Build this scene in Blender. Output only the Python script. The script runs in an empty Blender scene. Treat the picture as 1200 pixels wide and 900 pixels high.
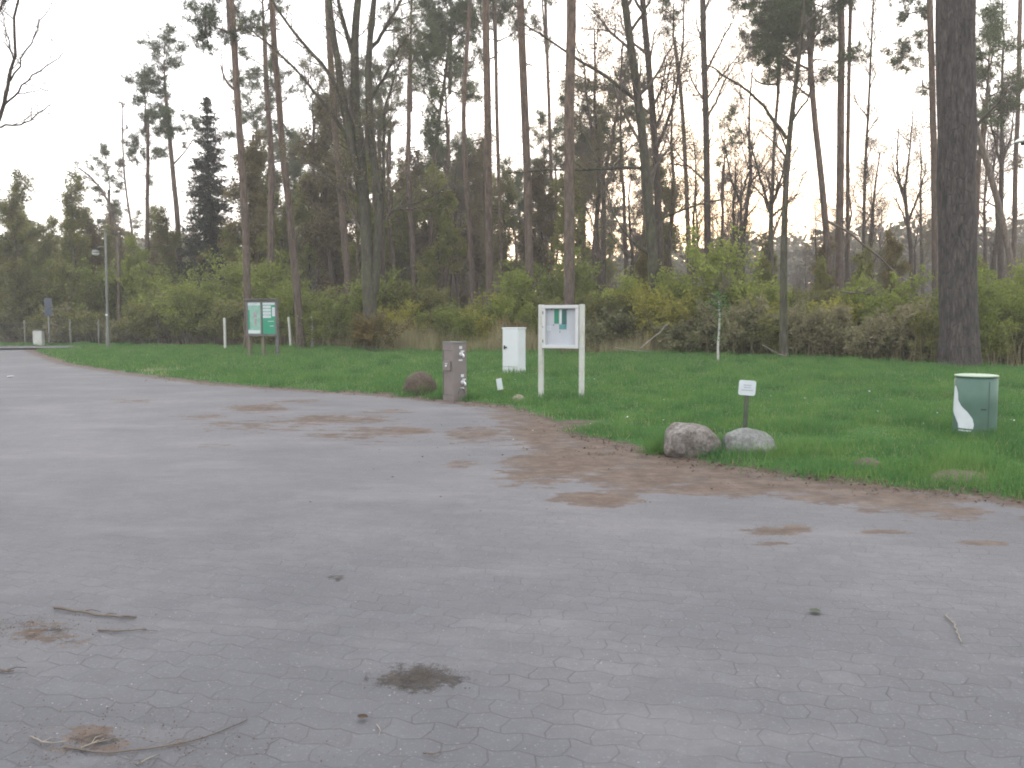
import bpy, bmesh, math, random
import numpy as np
from mathutils import Vector, Matrix
random.seed(11)
rng = np.random.default_rng(11)
SC = bpy.context.scene
C = SC.collection
R_ = random.random
U_ = random.uniform

# ------------------------------------------------------------------ camera model (30 mm phone camera, 1.6 m up)
CAMZ = 1.6
TH = math.atan(0.075)
ct, st = math.cos(TH), math.sin(TH)

def ray(px, py):
    v = (450 - py) / 1000.0
    return Vector(((px - 600) / 1000.0, ct + v * st, -st + v * ct))

def at(px, py, Y):
    """world point at distance Y in front of the camera that is seen at photo pixel px, py"""
    d = ray(px, py)
    return Vector((0, 0, CAMZ)) + d * (Y / d.y)

def on_flat(px, py, z=0.0):
    d = ray(px, py)
    return Vector((0, 0, CAMZ)) + d * ((z - CAMZ) / d.z)

def sstep(a, b, x):
    t = np.clip((x - a) / (b - a), 0, 1)
    return t * t * (3 - 2 * t)

# ------------------------------------------------------------------ value noise in numpy
_tab = rng.random((256, 256))
def vnoise(x, y):
    x = np.asarray(x, float); y = np.asarray(y, float)
    xi = np.floor(x).astype(int); yi = np.floor(y).astype(int)
    fx = x - xi; fy = y - yi
    fx = fx * fx * (3 - 2 * fx); fy = fy * fy * (3 - 2 * fy)
    a = _tab[xi & 255, yi & 255]; b = _tab[(xi + 1) & 255, yi & 255]
    c = _tab[xi & 255, (yi + 1) & 255]; d = _tab[(xi + 1) & 255, (yi + 1) & 255]
    return (a * (1 - fx) + b * fx) * (1 - fy) + (c * (1 - fx) + d * fx) * fy
def fbm(x, y, o=3):
    s = 0; a = .5
    for k in range(o):
        s = s + a * vnoise(x * 2 ** k + 17 * k, y * 2 ** k + 5 * k); a *= .5
    return s / (1 - .5 ** o)

# ------------------------------------------------------------------ lines on the ground
_e = [(35, 411), (75, 426), (150, 438), (250, 450), (330, 456), (450, 463), (520, 470), (590, 477), (625, 488), (645, 505),
      (700, 518), (780, 536), (850, 549), (950, 562), (1050, 574), (1200, 588)]
EDGE = [tuple(on_flat(*p).xy) for p in _e]
EDGE = [(-80, 49.6), (EDGE[0][0] - 2.2, 49.4), (EDGE[0][0] - 1.2, 47.5)] + EDGE + [(9, 6.6), (16, 6.0), (60, 5.5)]
EDGE = np.array(EDGE)
FOREST = np.array([(-90, 54), (-30, 53.5), (-19, 48.5), (-14, 45), (-7, 37.5), (0, 33.5), (5, 32), (9, 30), (12, 24.5), (15, 23.0), (25, 22), (90, 22)])

def sdist(x, y, line):
    """distance to a line, positive on the far side"""
    x = np.asarray(x, float); y = np.asarray(y, float)
    best = np.full(x.shape, 1e9)
    for (ax, ay), (bx, by) in zip(line[:-1], line[1:]):
        dx, dy = bx - ax, by - ay
        t = np.clip(((x - ax) * dx + (y - ay) * dy) / (dx * dx + dy * dy), 0, 1)
        best = np.minimum(best, np.hypot(x - ax - t * dx, y - ay - t * dy))
    f = np.interp(x, line[:, 0], line[:, 1])
    return np.where(y > f, best, -best)

def gz(x, y):
    """height of the natural ground"""
    s = sdist(x, y, EDGE)
    s = s + (fbm(x * 1.3, y * 1.3, 3) - .5) * .5
    z = -0.10 + 0.115 * sstep(-0.25, 0.25, s) + 0.05 * sstep(.2, 3, s)
    z = z + 0.020 * np.clip(s, 0, 12)
    z = z + (fbm(np.asarray(x) * .35, np.asarray(y) * .35, 2) - .5) * .16 * sstep(.5, 4, s)
    return z
def g1(x, y):
    return float(gz(np.array([x]), np.array([y]))[0])
def on_ground(px, py):
    z = 0.0
    for _ in range(12):
        p = on_flat(px, py, z); z = .5 * z + .5 * max(0, g1(p.x, p.y))
    return Vector((p.x, p.y, max(0, g1(p.x, p.y))))

# ------------------------------------------------------------------ mesh collector
class MB:
    def __init__(s): s.V = []; s.F = []; s.n = 0; s.T = {}
    def add(s, v, f, m=0, sm=False):
        v = np.asarray(v, np.float32).reshape(-1, 3); f = np.asarray(f, np.int64)
        s.V.append(v); s.F.append((f + s.n, m, sm)); s.n += len(v)
    def tube(s, pts, rad, k=5, m=0, sm=True):
        s.T.setdefault((len(pts), k, m, sm), []).append(([tuple(p) for p in pts], list(rad)))
    def flush(s):
        for (K, k, m, sm), L in s.T.items():
            P = np.array([a[0] for a in L], float); Rr = np.array([a[1] for a in L], float)
            T = len(L)
            t = np.gradient(P, axis=1); t /= np.linalg.norm(t, axis=2, keepdims=True) + 1e-9
            o = P[:, -1] - P[:, 0]
            ref = np.zeros((T, 3)); ref[np.arange(T), np.argmin(np.abs(o), axis=1)] = 1
            a = np.cross(t, ref[:, None, :]); a /= np.linalg.norm(a, axis=2, keepdims=True) + 1e-9
            b = np.cross(t, a)
            ang = np.arange(k) * 2 * math.pi / k
            ring = P[:, :, None, :] + Rr[:, :, None, None] * (a[:, :, None, :] * np.cos(ang)[None, None, :, None] + b[:, :, None, :] * np.sin(ang)[None, None, :, None])
            V = ring.reshape(-1, 3)
            i = np.arange(K - 1)[:, None] * k; j = np.arange(k)[None, :]; j2 = (j + 1) % k
            q = np.stack([i + j, i + j2, i + k + j2, i + k + j], -1).reshape(-1, 4)
            Q = (q[None] + (np.arange(T) * K * k)[:, None, None]).reshape(-1, 4)
            s.add(V, Q, m, sm)
            # end cap
            cap = (np.arange(T)[:, None] * K * k + (K - 1) * k + np.arange(k)[None, :])
            if k >= 3: s.F.append((cap + (s.n - len(V)), m, False))
        s.T = {}
    def box(s, c, size, rot=None, m=0, bev=0.0):
        bm = bmesh.new(); bmesh.ops.create_cube(bm, size=1.0)
        for v in bm.verts: v.co = Vector((v.co.x * size[0], v.co.y * size[1], v.co.z * size[2]))
        if bev > 0: bmesh.ops.bevel(bm, geom=list(bm.edges), offset=bev, segments=2, affect='EDGES', profile=.5)
        s.bm(bm, c, rot, m)
    def bm(s, bm, c=(0, 0, 0), rot=None, m=0, sm=False):
        bm.verts.index_update()
        v = [Vector(x.co) for x in bm.verts]
        if rot is not None: v = [rot @ x for x in v]
        c = Vector(c); v = [x + c for x in v]
        by = {}
        for f in bm.faces: by.setdefault(len(f.verts), []).append([x.index for x in f.verts])
        base = s.n; first = True
        s.V.append(np.array(v, np.float32)); 
        for k, L in by.items(): s.F.append((np.array(L) + base, m, sm))
        s.n += len(v); bm.free()
    def build(s, name, mats, parent=None, loc=(0, 0, 0)):
        s.flush()
        me = mesh_from(name, s, mats)
        o = bpy.data.objects.new(name, me); C.objects.link(o); o.location = loc
        if parent: o.parent = parent
        return o

def mesh_from(name, s, mats):
    s.flush()
    me = bpy.data.meshes.new(name)
    V = np.concatenate(s.V) if s.V else np.zeros((0, 3), np.float32)
    me.vertices.add(len(V)); me.vertices.foreach_set('co', V.ravel().astype(np.float32))
    nl = sum(f.size for f, _, _ in s.F); nf = sum(len(f) for f, _, _ in s.F)
    me.loops.add(nl); me.polygons.add(nf)
    me.loops.foreach_set('vertex_index', np.concatenate([f.ravel() for f, _, _ in s.F]).astype(np.int32))
    tot = np.concatenate([np.full(len(f), f.shape[1]) for f, _, _ in s.F])
    st_ = np.concatenate([[0], np.cumsum(tot)[:-1]])
    me.polygons.foreach_set('loop_start', st_.astype(np.int32))
    me.polygons.foreach_set('material_index', np.concatenate([np.full(len(f), m) for f, m, _ in s.F]).astype(np.int32))
    me.polygons.foreach_set('use_smooth', np.concatenate([np.full(len(f), sm) for f, _, sm in s.F]))
    for m in mats: me.materials.append(m)
    me.update(calc_edges=True); me.validate()
    return me

# ------------------------------------------------------------------ naming helpers
def tag(o, label=None, cat=None, group=None, kind=None):
    if label: o['label'] = label
    if cat: o['category'] = cat
    if group: o['group'] = group
    if kind: o['kind'] = kind
    return o
def empty(name, loc, label, cat, group=None, rz=0):
    o = bpy.data.objects.new(name, None); C.objects.link(o); o.location = loc; o.rotation_euler = (0, 0, rz)
    o.empty_display_size = .2
    return tag(o, label, cat, group)
def link(name, me, parent, loc=(0, 0, 0), rz=0, sc=(1, 1, 1)):
    o = bpy.data.objects.new(name, me); C.objects.link(o); o.parent = parent
    o.location = loc; o.rotation_euler = (0, 0, rz); o.scale = sc
    return o

# ------------------------------------------------------------------ materials
class NT:
    def __init__(s, name):
        s.m = bpy.data.materials.new(name); s.m.use_nodes = True; s.t = s.m.node_tree; s.t.nodes.clear()
        s.out = s.t.nodes.new('ShaderNodeOutputMaterial')
    def n(s, typ, **kw):
        nd = s.t.nodes.new('ShaderNode' + typ)
        for k, v in kw.items():
            if k.startswith('_'): setattr(nd, k[1:], v)
            else:
                nd.inputs[k.replace('__', ' ')].default_value = v
        return nd
    def l(s, a, b): s.t.links.new(a, b)
    def ramp(s, fac, stops):
        r = s.n('ValToRGB'); e = r.color_ramp.elements
        while len(e) < len(stops): e.new(.5)
        for q, (p, c) in zip(e, stops): q.position = p; q.color = (*c, 1) if len(c) == 3 else c
        s.l(fac, r.inputs['Fac']); return r.outputs['Color']
    def noise(s, scale, vec=None, detail=4, rough=.55, dist=0.0):
        q = s.n('TexNoise', Scale=scale, Detail=detail, Roughness=rough, Distortion=dist)
        if vec is not None: s.l(vec, q.inputs['Vector'])
        return q.outputs['Fac']
    def obj(s): return s.n('TexCoord').outputs['Object']
    def geo(s): return s.n('NewGeometry').outputs['Position']
    def mapv(s, vec, sc=(1, 1, 1), rot=(0, 0, 0)):
        q = s.n('Mapping'); q.inputs['Scale'].default_value = sc; q.inputs['Rotation'].default_value = rot
        s.l(vec, q.inputs['Vector']); return q.outputs['Vector']
    def mix(s, fac, a, b, blend='MIX'):
        q = s.n('Mix'); q.data_type = 'RGBA'; q.blend_type = blend
        for sock, v in ((q.inputs[0], fac), (q.inputs[6], a), (q.inputs[7], b)):
            if isinstance(v, (int, float)): sock.default_value = v
            elif isinstance(v, tuple): sock.default_value = (*v, 1)
            else: s.l(v, sock)
        return q.outputs[2]
    def math(s, op, a, b=0.0, clamp=False):
        q = s.n('Math'); q.operation = op; q.use_clamp = clamp
        for i, v in enumerate((a, b)):
            if isinstance(v, (int, float)): q.inputs[i].default_value = v
            else: s.l(v, q.inputs[i])
        return q.outputs[0]
    def bump(s, h, dist=.01, st=.5):
        q = s.n('Bump', Strength=st, Distance=dist); s.l(h, q.inputs['Height']); return q.outputs['Normal']
    def surf(s, col, rough=.8, normal=None, metal=0.0, spec=.3):
        p = s.n('BsdfPrincipled', Roughness=rough, Metallic=metal)
        p.inputs['Specular IOR Level'].default_value = spec
        if isinstance(col, tuple): p.inputs['Base Color'].default_value = (*col, 1)
        else: s.l(col, p.inputs['Base Color'])
        if normal is not None: s.l(normal, p.inputs['Normal'])
        s.l(p.outputs[0], s.out.inputs['Surface']); return s.m

def mat_plain(name, col, rough=.6, metal=0.0, var=.25, scale=8, bump=.2, bdist=.003, spec=.4, dirt=None):
    t = NT(name); v = t.obj()
    n = t.noise(scale, v, 5, .6)
    c2 = tuple(x * (1 - var) for x in col); c1 = tuple(min(1, x * (1 + var * .6)) for x in col)
    col_ = t.ramp(n, [(.3, c2), (.7, c1)])
    if dirt:
        n2 = t.noise(scale * .35, v, 6, .7)
        f = t.ramp(n2, [(.5, (0, 0, 0)), (.72, (1, 1, 1))])
        col_ = t.mix(f, col_, dirt)
    return t.surf(col_, rough, t.bump(t.noise(scale * 6, v, 3), bdist, bump), metal, spec)

def mat_leaf(name, cols, trans=.35, scale=.9, rough=.6):
    """foliage: colour differs from clump to clump and from plant to plant"""
    t = NT(name); v = t.obj(); oi = t.n('ObjectInfo').outputs['Random']
    n = t.noise(scale, v, 3, .6)
    n2 = t.noise(14, v, 2, .5)
    f = t.math('ADD', t.math('MULTIPLY', n, .7), t.math('MULTIPLY', n2, .3))
    f = t.math('ADD', f, t.math('MULTIPLY', t.math('SUBTRACT', oi, .5), .22))
    k = len(cols); col = t.ramp(f, [(.3 + .4 * i / (k - 1), c) for i, c in enumerate(cols)])
    p = t.n('BsdfPrincipled', Roughness=rough); p.inputs['Specular IOR Level'].default_value = .25
    t.l(col, p.inputs['Base Color'])
    tr = t.n('BsdfTranslucent'); t.l(col, tr.inputs['Color'])
    mx = t.n('MixShader'); mx.inputs[0].default_value = trans
    t.l(p.outputs[0], mx.inputs[1]); t.l(tr.outputs[0], mx.inputs[2]); t.l(mx.outputs[0], t.out.inputs['Surface'])
    return t.m

def mat_bark(name, low, high, dark, zs=(2, 10), stretch=.22, scale=9, bd=.02, moss=None):
    t = NT(name); v = t.obj()
    sv = t.mapv(v, (1, 1, stretch))
    n = t.noise(scale, sv, 6, .65, .4)
    vo = t.n('TexVoronoi', Scale=scale * 1.3); vo.feature = 'DISTANCE_TO_EDGE'; t.l(sv, vo.inputs['Vector'])
    crack = t.ramp(vo.outputs['Distance'], [(0, (0, 0, 0)), (.12, (1, 1, 1))])
    sep = t.n('SeparateXYZ'); t.l(v, sep.inputs[0])
    h = t.n('MapRange'); h.inputs['From Min'].default_value = zs[0]; h.inputs['From Max'].default_value = zs[1]
    t.l(sep.outputs['Z'], h.inputs['Value'])
    hh = t.math('ADD', h.outputs[0], t.math('MULTIPLY', t.math('SUBTRACT', t.noise(1.1, v, 4), .5), 1.0), True)
    base = t.mix(hh, low, high)
    col = t.mix(t.ramp(n, [(.35, (1, 1, 1)), (.65, (0, 0, 0))]), base, dark)
    col = t.mix(t.math('MULTIPLY', t.math('SUBTRACT', 1.0, crack), .55), col, dark)
    if moss:
        f = t.ramp(t.noise(1.6, v, 5, .7), [(.5, (0, 0, 0)), (.66, (.8, .8, .8))]); col = t.mix(f, col, moss)
    hgt = t.math('ADD', t.math('MULTIPLY', crack, .6), t.math('MULTIPLY', n, .6))
    return t.surf(col, .9, t.bump(hgt, bd, .9), 0, .15)

M = {}
M['pine_bark'] = mat_bark('pine_bark', (.16, .132, .112), (.22, .155, .115), (.07, .056, .048), (3, 14))
M['old_bark'] = mat_bark('old_pine_bark', (.105, .095, .090), (.125, .105, .098), (.036, .033, .034), (5, 20), .22, 11, .04)
M['oak_bark'] = mat_bark('oak_bark', (.115, .112, .086), (.105, .094, .075), (.042, .04, .032), (2, 12), .25, 10, .02, (.095, .105, .06))
M['grey_bark'] = mat_bark('grey_bark', (.125, .108, .090), (.11, .09, .075), (.045, .039, .033), (2, 12), .3, 12, .012)
M['dead_wood'] = mat_bark('dead_wood', (.22, .19, .16), (.22, .18, .15), (.09, .075, .065), (2, 12), .2, 14, .01)
M['pale_wood'] = mat_plain('pale_dead_wood', (.22, .20, .17), .85, var=.35, scale=18)
M['twig'] = mat_plain('twig_bark', (.12, .10, .085), .9, var=.3, scale=4)
M['twig_olive'] = mat_plain('olive_twig_bark', (.15, .135, .09), .9, var=.3, scale=4)
M['birch'] = mat_plain('birch_bark', (.42, .42, .39), .7, var=.25, scale=7, dirt=(.05, .045, .04))
M['needles'] = mat_leaf('pine_needles', [(.050, .070, .040), (.090, .122, .062), (.13, .165, .08)], .35)
M['spruce'] = mat_leaf('spruce_needles', [(.018, .028, .020), (.030, .043, .030)], .12)
M['olive'] = mat_leaf('olive_spring_leaves', [(.11, .115, .045), (.20, .21, .072), (.28, .30, .09)], .55)
M['brownleaf'] = mat_leaf('brownish_buds', [(.10, .085, .05), (.17, .14, .07), (.20, .18, .075)], .5)
M['fresh'] = mat_leaf('fresh_green_leaves', [(.11, .145, .04), (.22, .275, .065), (.34, .38, .09)], .55, 1.2)
M['yellow'] = mat_leaf('yellow_green_leaves', [(.18, .19, .045), (.32, .32, .065), (.40, .38, .08)], .55, 1.2)
M['bramble'] = mat_leaf('bramble_leaves', [(.08, .095, .045), (.19, .195, .095), (.28, .25, .16)], .45, 1.6)
M['rusty'] = mat_leaf('rusty_shrub_leaves', [(.10, .10, .035), (.20, .14, .05), (.22, .18, .06)], .35)
M['ivy'] = mat_leaf('ivy_leaves', [(.03, .09, .03), (.10, .19, .05)], .2)
M['straw'] = mat_leaf('dry_straw', [(.20, .18, .10), (.36, .33, .20), (.28, .31, .12)], .45, .6, .8)
M['grass'] = mat_leaf('lawn_grass', [(.042, .118, .045), (.085, .200, .060), (.16, .275, .075)], .45, 1.5, .55)
M['litter'] = mat_leaf('dead_leaves', [(.05, .035, .025), (.095, .068, .048), (.19, .155, .12)], .1, 6, .9)
M['far'] = mat_leaf('far_wood_foliage', [(.06, .06, .034), (.10, .098, .048), (.11, .13, .058)], .25, .06)
M['white_post'] = mat_plain('weathered_white_paint', (.47, .49, .46), .7, var=.12, scale=6, dirt=(.32, .33, .24))
M['white_metal'] = mat_plain('white_coated_metal', (.50, .52, .53), .45, var=.06, scale=4, dirt=(.50, .51, .48))
M['cream'] = mat_plain('cream_plastic', (.34, .42, .33), .5, var=.08, scale=5)
M['grey_cab'] = mat_plain('pale_grey_plastic', (.56, .60, .62), .5, var=.05, scale=3, dirt=(.48, .51, .50))
M['steel'] = mat_plain('taupe_painted_steel', (.175, .155, .148), .5, .1, var=.12, scale=5, dirt=(.13, .11, .10))
M['chrome'] = mat_plain('bright_fitting', (.70, .72, .74), .3, .4, var=.05)
M['black'] = mat_plain('black_plastic', (.015, .015, .017), .5, var=.1)
M['dark_gap'] = mat_plain('dark_seam', (.03, .035, .032), .8, var=.1)
M['bin_green'] = mat_plain('grey_green_plastic', (.062, .125, .098), .55, var=.12, scale=4, dirt=(.055, .095, .07))
M['board_back'] = mat_plain('pale_back_board', (.40, .43, .47), .6, var=.06, scale=3)
M['paper_green'] = mat_plain('green_notice_paper', (.02, .19, .11), .6, var=.15, scale=5)
M['paper_dark'] = mat_plain('dark_green_notice_paper', (.03, .11, .10), .6, var=.2, scale=8)
M['paper_teal'] = mat_plain('teal_notice_paper', (.08, .25, .26), .6, var=.3, scale=14)
M['paper_white'] = mat_plain('white_notice_paper', (.52, .57, .60), .6, var=.06, scale=8)
M['sign_green'] = mat_plain('green_info_panel', (.02, .25, .15), .45, var=.08, scale=4)
M['sign_pale'] = mat_plain('pale_green_info_panel', (.22, .40, .34), .45, var=.25, scale=5)
M['ink'] = mat_plain('faded_print', (.30, .33, .40), .7, var=.1)
M['map_brown'] = mat_plain('brownish_map_print', (.30, .27, .28), .6, var=.3, scale=9)
M['frame_wood'] = mat_plain('grey_weathered_wood', (.13, .125, .125), .85, var=.25, scale=9)
M['post_wood'] = mat_plain('olive_weathered_wood', (.15, .14, .10), .85, var=.25, scale=9)
M['dark_post'] = mat_plain('dark_green_post', (.06, .075, .05), .8, var=.3, scale=9)
M['galv'] = mat_plain('galvanised_steel', (.17, .185, .18), .5, .5, var=.15, scale=4)
M['mast'] = mat_plain('grey_mast_paint', (.13, .14, .125), .6, var=.15, scale=3)
M['sign_back'] = mat_plain('blue_grey_sign', (.07, .09, .12), .5, var=.1, scale=6)
M['concrete'] = mat_plain('concrete_post', (.13, .135, .12), .9, var=.2, scale=9)
M['lamp_glass'] = mat_plain('lamp_cover', (.70, .72, .74), .3, var=.04)
M['soil'] = mat_plain('dry_soil', (.12, .095, .08), .95, var=.35, scale=10, bump=.8, bdist=.02)

def mat_rock(name, top, low, moss, amt=.5):
    t = NT(name); v = t.obj()
    n = t.noise(5, v, 8, .7); n2 = t.noise(28, v, 5, .7)
    col = t.mix(t.ramp(n, [(.35, (0, 0, 0)), (.65, (1, 1, 1))]), low, top)
    col = t.mix(t.ramp(n2, [(.42, (.0, .0, .0)), (.62, (.6, .6, .6))]), col, tuple(x * .45 for x in low))
    f = t.ramp(t.noise(2.3, v, 6, .75), [(.62 - .25 * amt, (0, 0, 0)), (.78 - .2 * amt, (1, 1, 1))])
    col = t.mix(f, col, moss)
    return t.surf(col, .9, t.bump(t.math('ADD', n, t.math('MULTIPLY', n2, .3)), .04, .8), 0, .2)
M['rock_grey'] = mat_rock('grey_granite', (.31, .30, .285), (.11, .095, .082), (.13, .10, .08), .25)
M['rock_pale'] = mat_rock('pale_lichen_granite', (.26, .275, .265), (.17, .175, .17), (.13, .16, .10), .45)
M['rock_moss'] = mat_rock('mossy_granite', (.13, .105, .085), (.075, .06, .048), (.075, .085, .04), .6)
M['rock_tan'] = mat_rock('tan_stone', (.33, .30, .23), (.22, .2, .16), (.15, .15, .1), .2)

# paving: interlocking concrete pavers, worn, with blown-in sand and moss
def mat_paving():
    t = NT('worn_concrete_pavers'); P = t.geo()
    r = t.mapv(P, (1, 1, 1), (0, 0, math.radians(14)))
    # zigzag edge of interlocking pavers
    sep = t.n('SeparateXYZ'); t.l(r, sep.inputs[0])
    zx = t.math('PINGPONG', sep.outputs['X'], .09); zy = t.math('PINGPONG', sep.outputs['Y'], .085)
    nz = t.n('TexNoise', Scale=3.5, Detail=3); t.l(P, nz.inputs['Vector'])
    wob = t.math('MULTIPLY', t.math('SUBTRACT', nz.outputs['Fac'], .5), .06)
    cx = t.math('ADD', t.math('ADD', sep.outputs['X'], t.math('MULTIPLY', zy, .3)), wob)
    cy = t.math('ADD', t.math('ADD', sep.outputs['Y'], t.math('MULTIPLY', zx, .32)), wob)
    rl = t.math('PINGPONG', cy, .065); rowline = t.math('SUBTRACT', 1.0, t.math('DIVIDE', rl, .0055), True)
    cb = t.n('CombineXYZ'); t.l(cx, cb.inputs[0]); t.l(cy, cb.inputs[1])
    br = t.n('TexBrick'); br.offset = .5
    for k, v in (('Scale', 1.0), ('Mortar Size', .0042), ('Mortar Smooth', .6), ('Bias', 0.0), ('Brick Width', .18), ('Row Height', .13)): br.inputs[k].default_value = v
    br.inputs['Color1'].default_value = (.88, .88, .88, 1); br.inputs['Color2'].default_value = (1, 1, 1, 1); br.inputs['Mortar'].default_value = (1, 1, 1, 1)
    t.l(cb.outputs[0], br.inputs['Vector'])
    big = t.noise(.22, P, 4, .6); mid = t.noise(1.3, P, 5, .65); fine = t.noise(60, P, 3, .7); grit = t.noise(9, P, 6, .75)
    st_ = t.mapv(P, (.7, .8, 1), (0, 0, math.radians(-18)))
    streak = t.noise(1.1, st_, 5, .65)
    c = t.ramp(t.math('ADD', t.math('MULTIPLY', big, .6), t.math('MULTIPLY', streak, .4)), [(.36, (.078, .083, .093)), (.5, (.108, .113, .123)), (.66, (.155, .156, .162))])
    c = t.mix(1.0, c, br.outputs['Color'], 'MULTIPLY')
    c = t.mix(t.ramp(grit, [(.35, (.45, .45, .45)), (.6, (0, 0, 0))]), c, (.082, .081, .088))
    c = t.mix(t.ramp(fine, [(.58, (0, 0, 0)), (.75, (.5, .5, .5))]), c, (.27, .262, .262))
    # joints, partly filled by sand
    jm = t.ramp(t.noise(2.1, P, 4, .65), [(.38, (.18, .18, .18)), (.64, (.8, .8, .8))])
    j1 = t.math('MULTIPLY', br.outputs['Fac'], jm)
    jn = t.ramp(t.noise(1.3, t.mapv(P, (.7, 2.2, 1)), 5, .7), [(.36, (.15, .15, .15)), (.62, (.85, .85, .85))])
    j = t.math('MAXIMUM', j1, t.math('MULTIPLY', rowline, jn))
    c = t.mix(t.math('MULTIPLY', j, .8), c, (.052, .050, .052))
    # pale dust, thinned towards the camera to paint a vignette's dark foreground in
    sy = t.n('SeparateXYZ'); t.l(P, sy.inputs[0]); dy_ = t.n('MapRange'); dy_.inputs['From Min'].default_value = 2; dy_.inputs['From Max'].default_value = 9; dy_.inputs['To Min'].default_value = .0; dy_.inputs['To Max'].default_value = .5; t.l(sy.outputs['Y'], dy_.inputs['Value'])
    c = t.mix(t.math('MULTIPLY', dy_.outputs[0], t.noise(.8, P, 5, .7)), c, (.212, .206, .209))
    sp = t.n('TexVoronoi', Scale=26.0); t.l(P, sp.inputs['Vector']); spk = t.ramp(sp.outputs['Distance'], [(.07, (.8, .8, .8)), (.11, (0, 0, 0))])
    c = t.mix(t.math('MULTIPLY', spk, t.ramp(t.noise(5, P, 3), [(.5, (0, 0, 0)), (.6, (1, 1, 1))])), c, (.36, .35, .35))
    pd = t.ramp(t.noise(.55, t.mapv(P, (.8, 1.6, 1)), 6, .65), [(.52, (0, 0, 0)), (.72, (.38, .38, .38))])
    c = t.mix(pd, c, (.215, .213, .217))
    # sand and soil, from the 'dirt' attribute broken by noise
    a = t.n('Attribute'); a.attribute_name = 'dirt'
    dn = t.noise(2.6, t.mapv(P, (.8, 1.5, 1)), 9, .78)
    f = t.math('SUBTRACT', t.math('ADD', a.outputs['Fac'], t.math('MULTIPLY', dn, 1.6)), 1.24)
    f = t.ramp(f, [(0, (0, 0, 0)), (.05, (.8, .8, .8)), (.3, (1, 1, 1))])
    dcol = t.ramp(t.noise(4, P, 7, .7), [(.30, (.050, .036, .028)), (.5, (.094, .068, .052)), (.66, (.132, .103, .084)), (.74, (.21, .19, .175))])
    c = t.mix(f, c, dcol)
    # dark moss and rotted needles
    a2 = t.n('Attribute'); a2.attribute_name = 'moss'
    mn = t.noise(11, P, 9, .85)
    f2 = t.math('SUBTRACT', t.math('ADD', a2.outputs['Fac'], t.math('MULTIPLY', mn, 2.0)), 1.55)
    f2 = t.ramp(f2, [(0, (0, 0, 0)), (.12, (.8, .8, .8)), (.4, (1, 1, 1))])
    mcol = t.ramp(t.noise(16, P, 4, .7), [(.35, (.020, .018, .018)), (.55, (.038, .034, .029)), (.75, (.075, .062, .050))])
    c = t.mix(f2, c, mcol)
    h = t.math('SUBTRACT', t.math('ADD', t.math('MULTIPLY', fine, .15), t.math('MULTIPLY', grit, .5)), t.math('MULTIPLY', j, 1.0))
    return t.surf(c, .82, t.bump(h, .006, .6), 0, .3)
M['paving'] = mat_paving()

def mat_ground():
    t = NT('soil_turf_and_forest_floor'); P = t.geo()
    g = t.ramp(t.noise(1.4, P, 6, .7), [(.3, (.035, .085, .026)), (.55, (.05, .125, .034)), (.75, (.085, .115, .05))])
    soil = t.ramp(t.noise(5, P, 7, .7), [(.3, (.065, .050, .042)), (.5, (.108, .086, .073)), (.72, (.17, .145, .127))])
    fl = t.ramp(t.noise(3, P, 7, .75), [(.3, (.045, .036, .026)), (.5, (.085, .068, .046)), (.72, (.12, .11, .06))])
    a = t.n('Attribute'); a.attribute_name = 'bare'
    f = t.math('SUBTRACT', t.math('ADD', a.outputs['Fac'], t.noise(2.4, P, 7, .72)), .98)
    f = t.ramp(f, [(0, (0, 0, 0)), (.12, (1, 1, 1))])
    c = t.mix(f, g, soil)
    b = t.n('Attribute'); b.attribute_name = 'wood'
    c = t.mix(b.outputs['Fac'], c, fl)
    return t.surf(c, .95, t.bump(t.noise(11, P, 6, .75), .05, .8), 0, .1)
M['ground'] = mat_ground()
M['road'] = mat_plain('asphalt_track', (.13, .13, .137), .9, var=.2, scale=2)

# ------------------------------------------------------------------ ground, paving, road
def axis(parts):
    out = []
    for a, b, n in parts: out += list(np.linspace(a, b, n, endpoint=False))
    return np.array(out + [parts[-1][1]])
def grid(name, xs, ys, zf, mat, keep=None):
    X, Y = np.meshgrid(xs, ys); Z = zf(X, Y)
    nx, ny = len(xs), len(ys)
    i = np.arange(ny - 1)[:, None] * nx + np.arange(nx - 1)[None, :]
    q = np.stack([i, i + 1, i + 1 + nx, i + nx], -1).reshape(-1, 4)
    if keep is not None:
        cx = X.ravel()[q].mean(1); cy = Y.ravel()[q].mean(1); q = q[keep(cx, cy)]
    b = MB(); b.add(np.stack([X, Y, Z], -1).reshape(-1, 3), q, 0, True)
    me = mesh_from(name, b, [mat]); o = bpy.data.objects.new(name, me); C.objects.link(o); tag(o, kind='structure')
    return o, X.ravel(), Y.ravel()
def attr(o, name, vals):
    a = o.data.attributes.new(name, 'FLOAT', 'POINT'); a.data.foreach_set('value', np.asarray(vals, np.float32))

xs = axis([(-1500, -300, 8), (-300, -90, 14), (-90, -34, 40), (-34, 24, 190), (24, 90, 50), (90, 300, 14), (300, 1500, 9)])
ys = axis([(-400, -30, 8), (-30, 4, 20), (4, 60, 190), (60, 120, 50), (120, 400, 16), (400, 1800, 10)])
gr, GX, GY = grid('ground', xs, ys, gz, M['ground'])
tag(gr, 'grassy verge and leaf strewn forest floor rising gently behind the paved lot', 'ground')
S_e = sdist(GX, GY, EDGE); S_f = sdist(GX, GY, FOREST)
attr(gr, 'bare', np.clip(1 - sstep(0.0, .75, S_e), 0, 1) * .75)
NC = on_flat(655, 499)
def notch(x, y): return np.exp(-(((x - NC.x) / 1.0) ** 2 + ((y - NC.y) / .75) ** 2))
gr.data.attributes['bare'].data.foreach_set('value', np.maximum(np.clip(1 - sstep(0.0, .75, S_e), 0, 1) * .75, notch(GX, GY) * .9).astype(np.float32))
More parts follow.
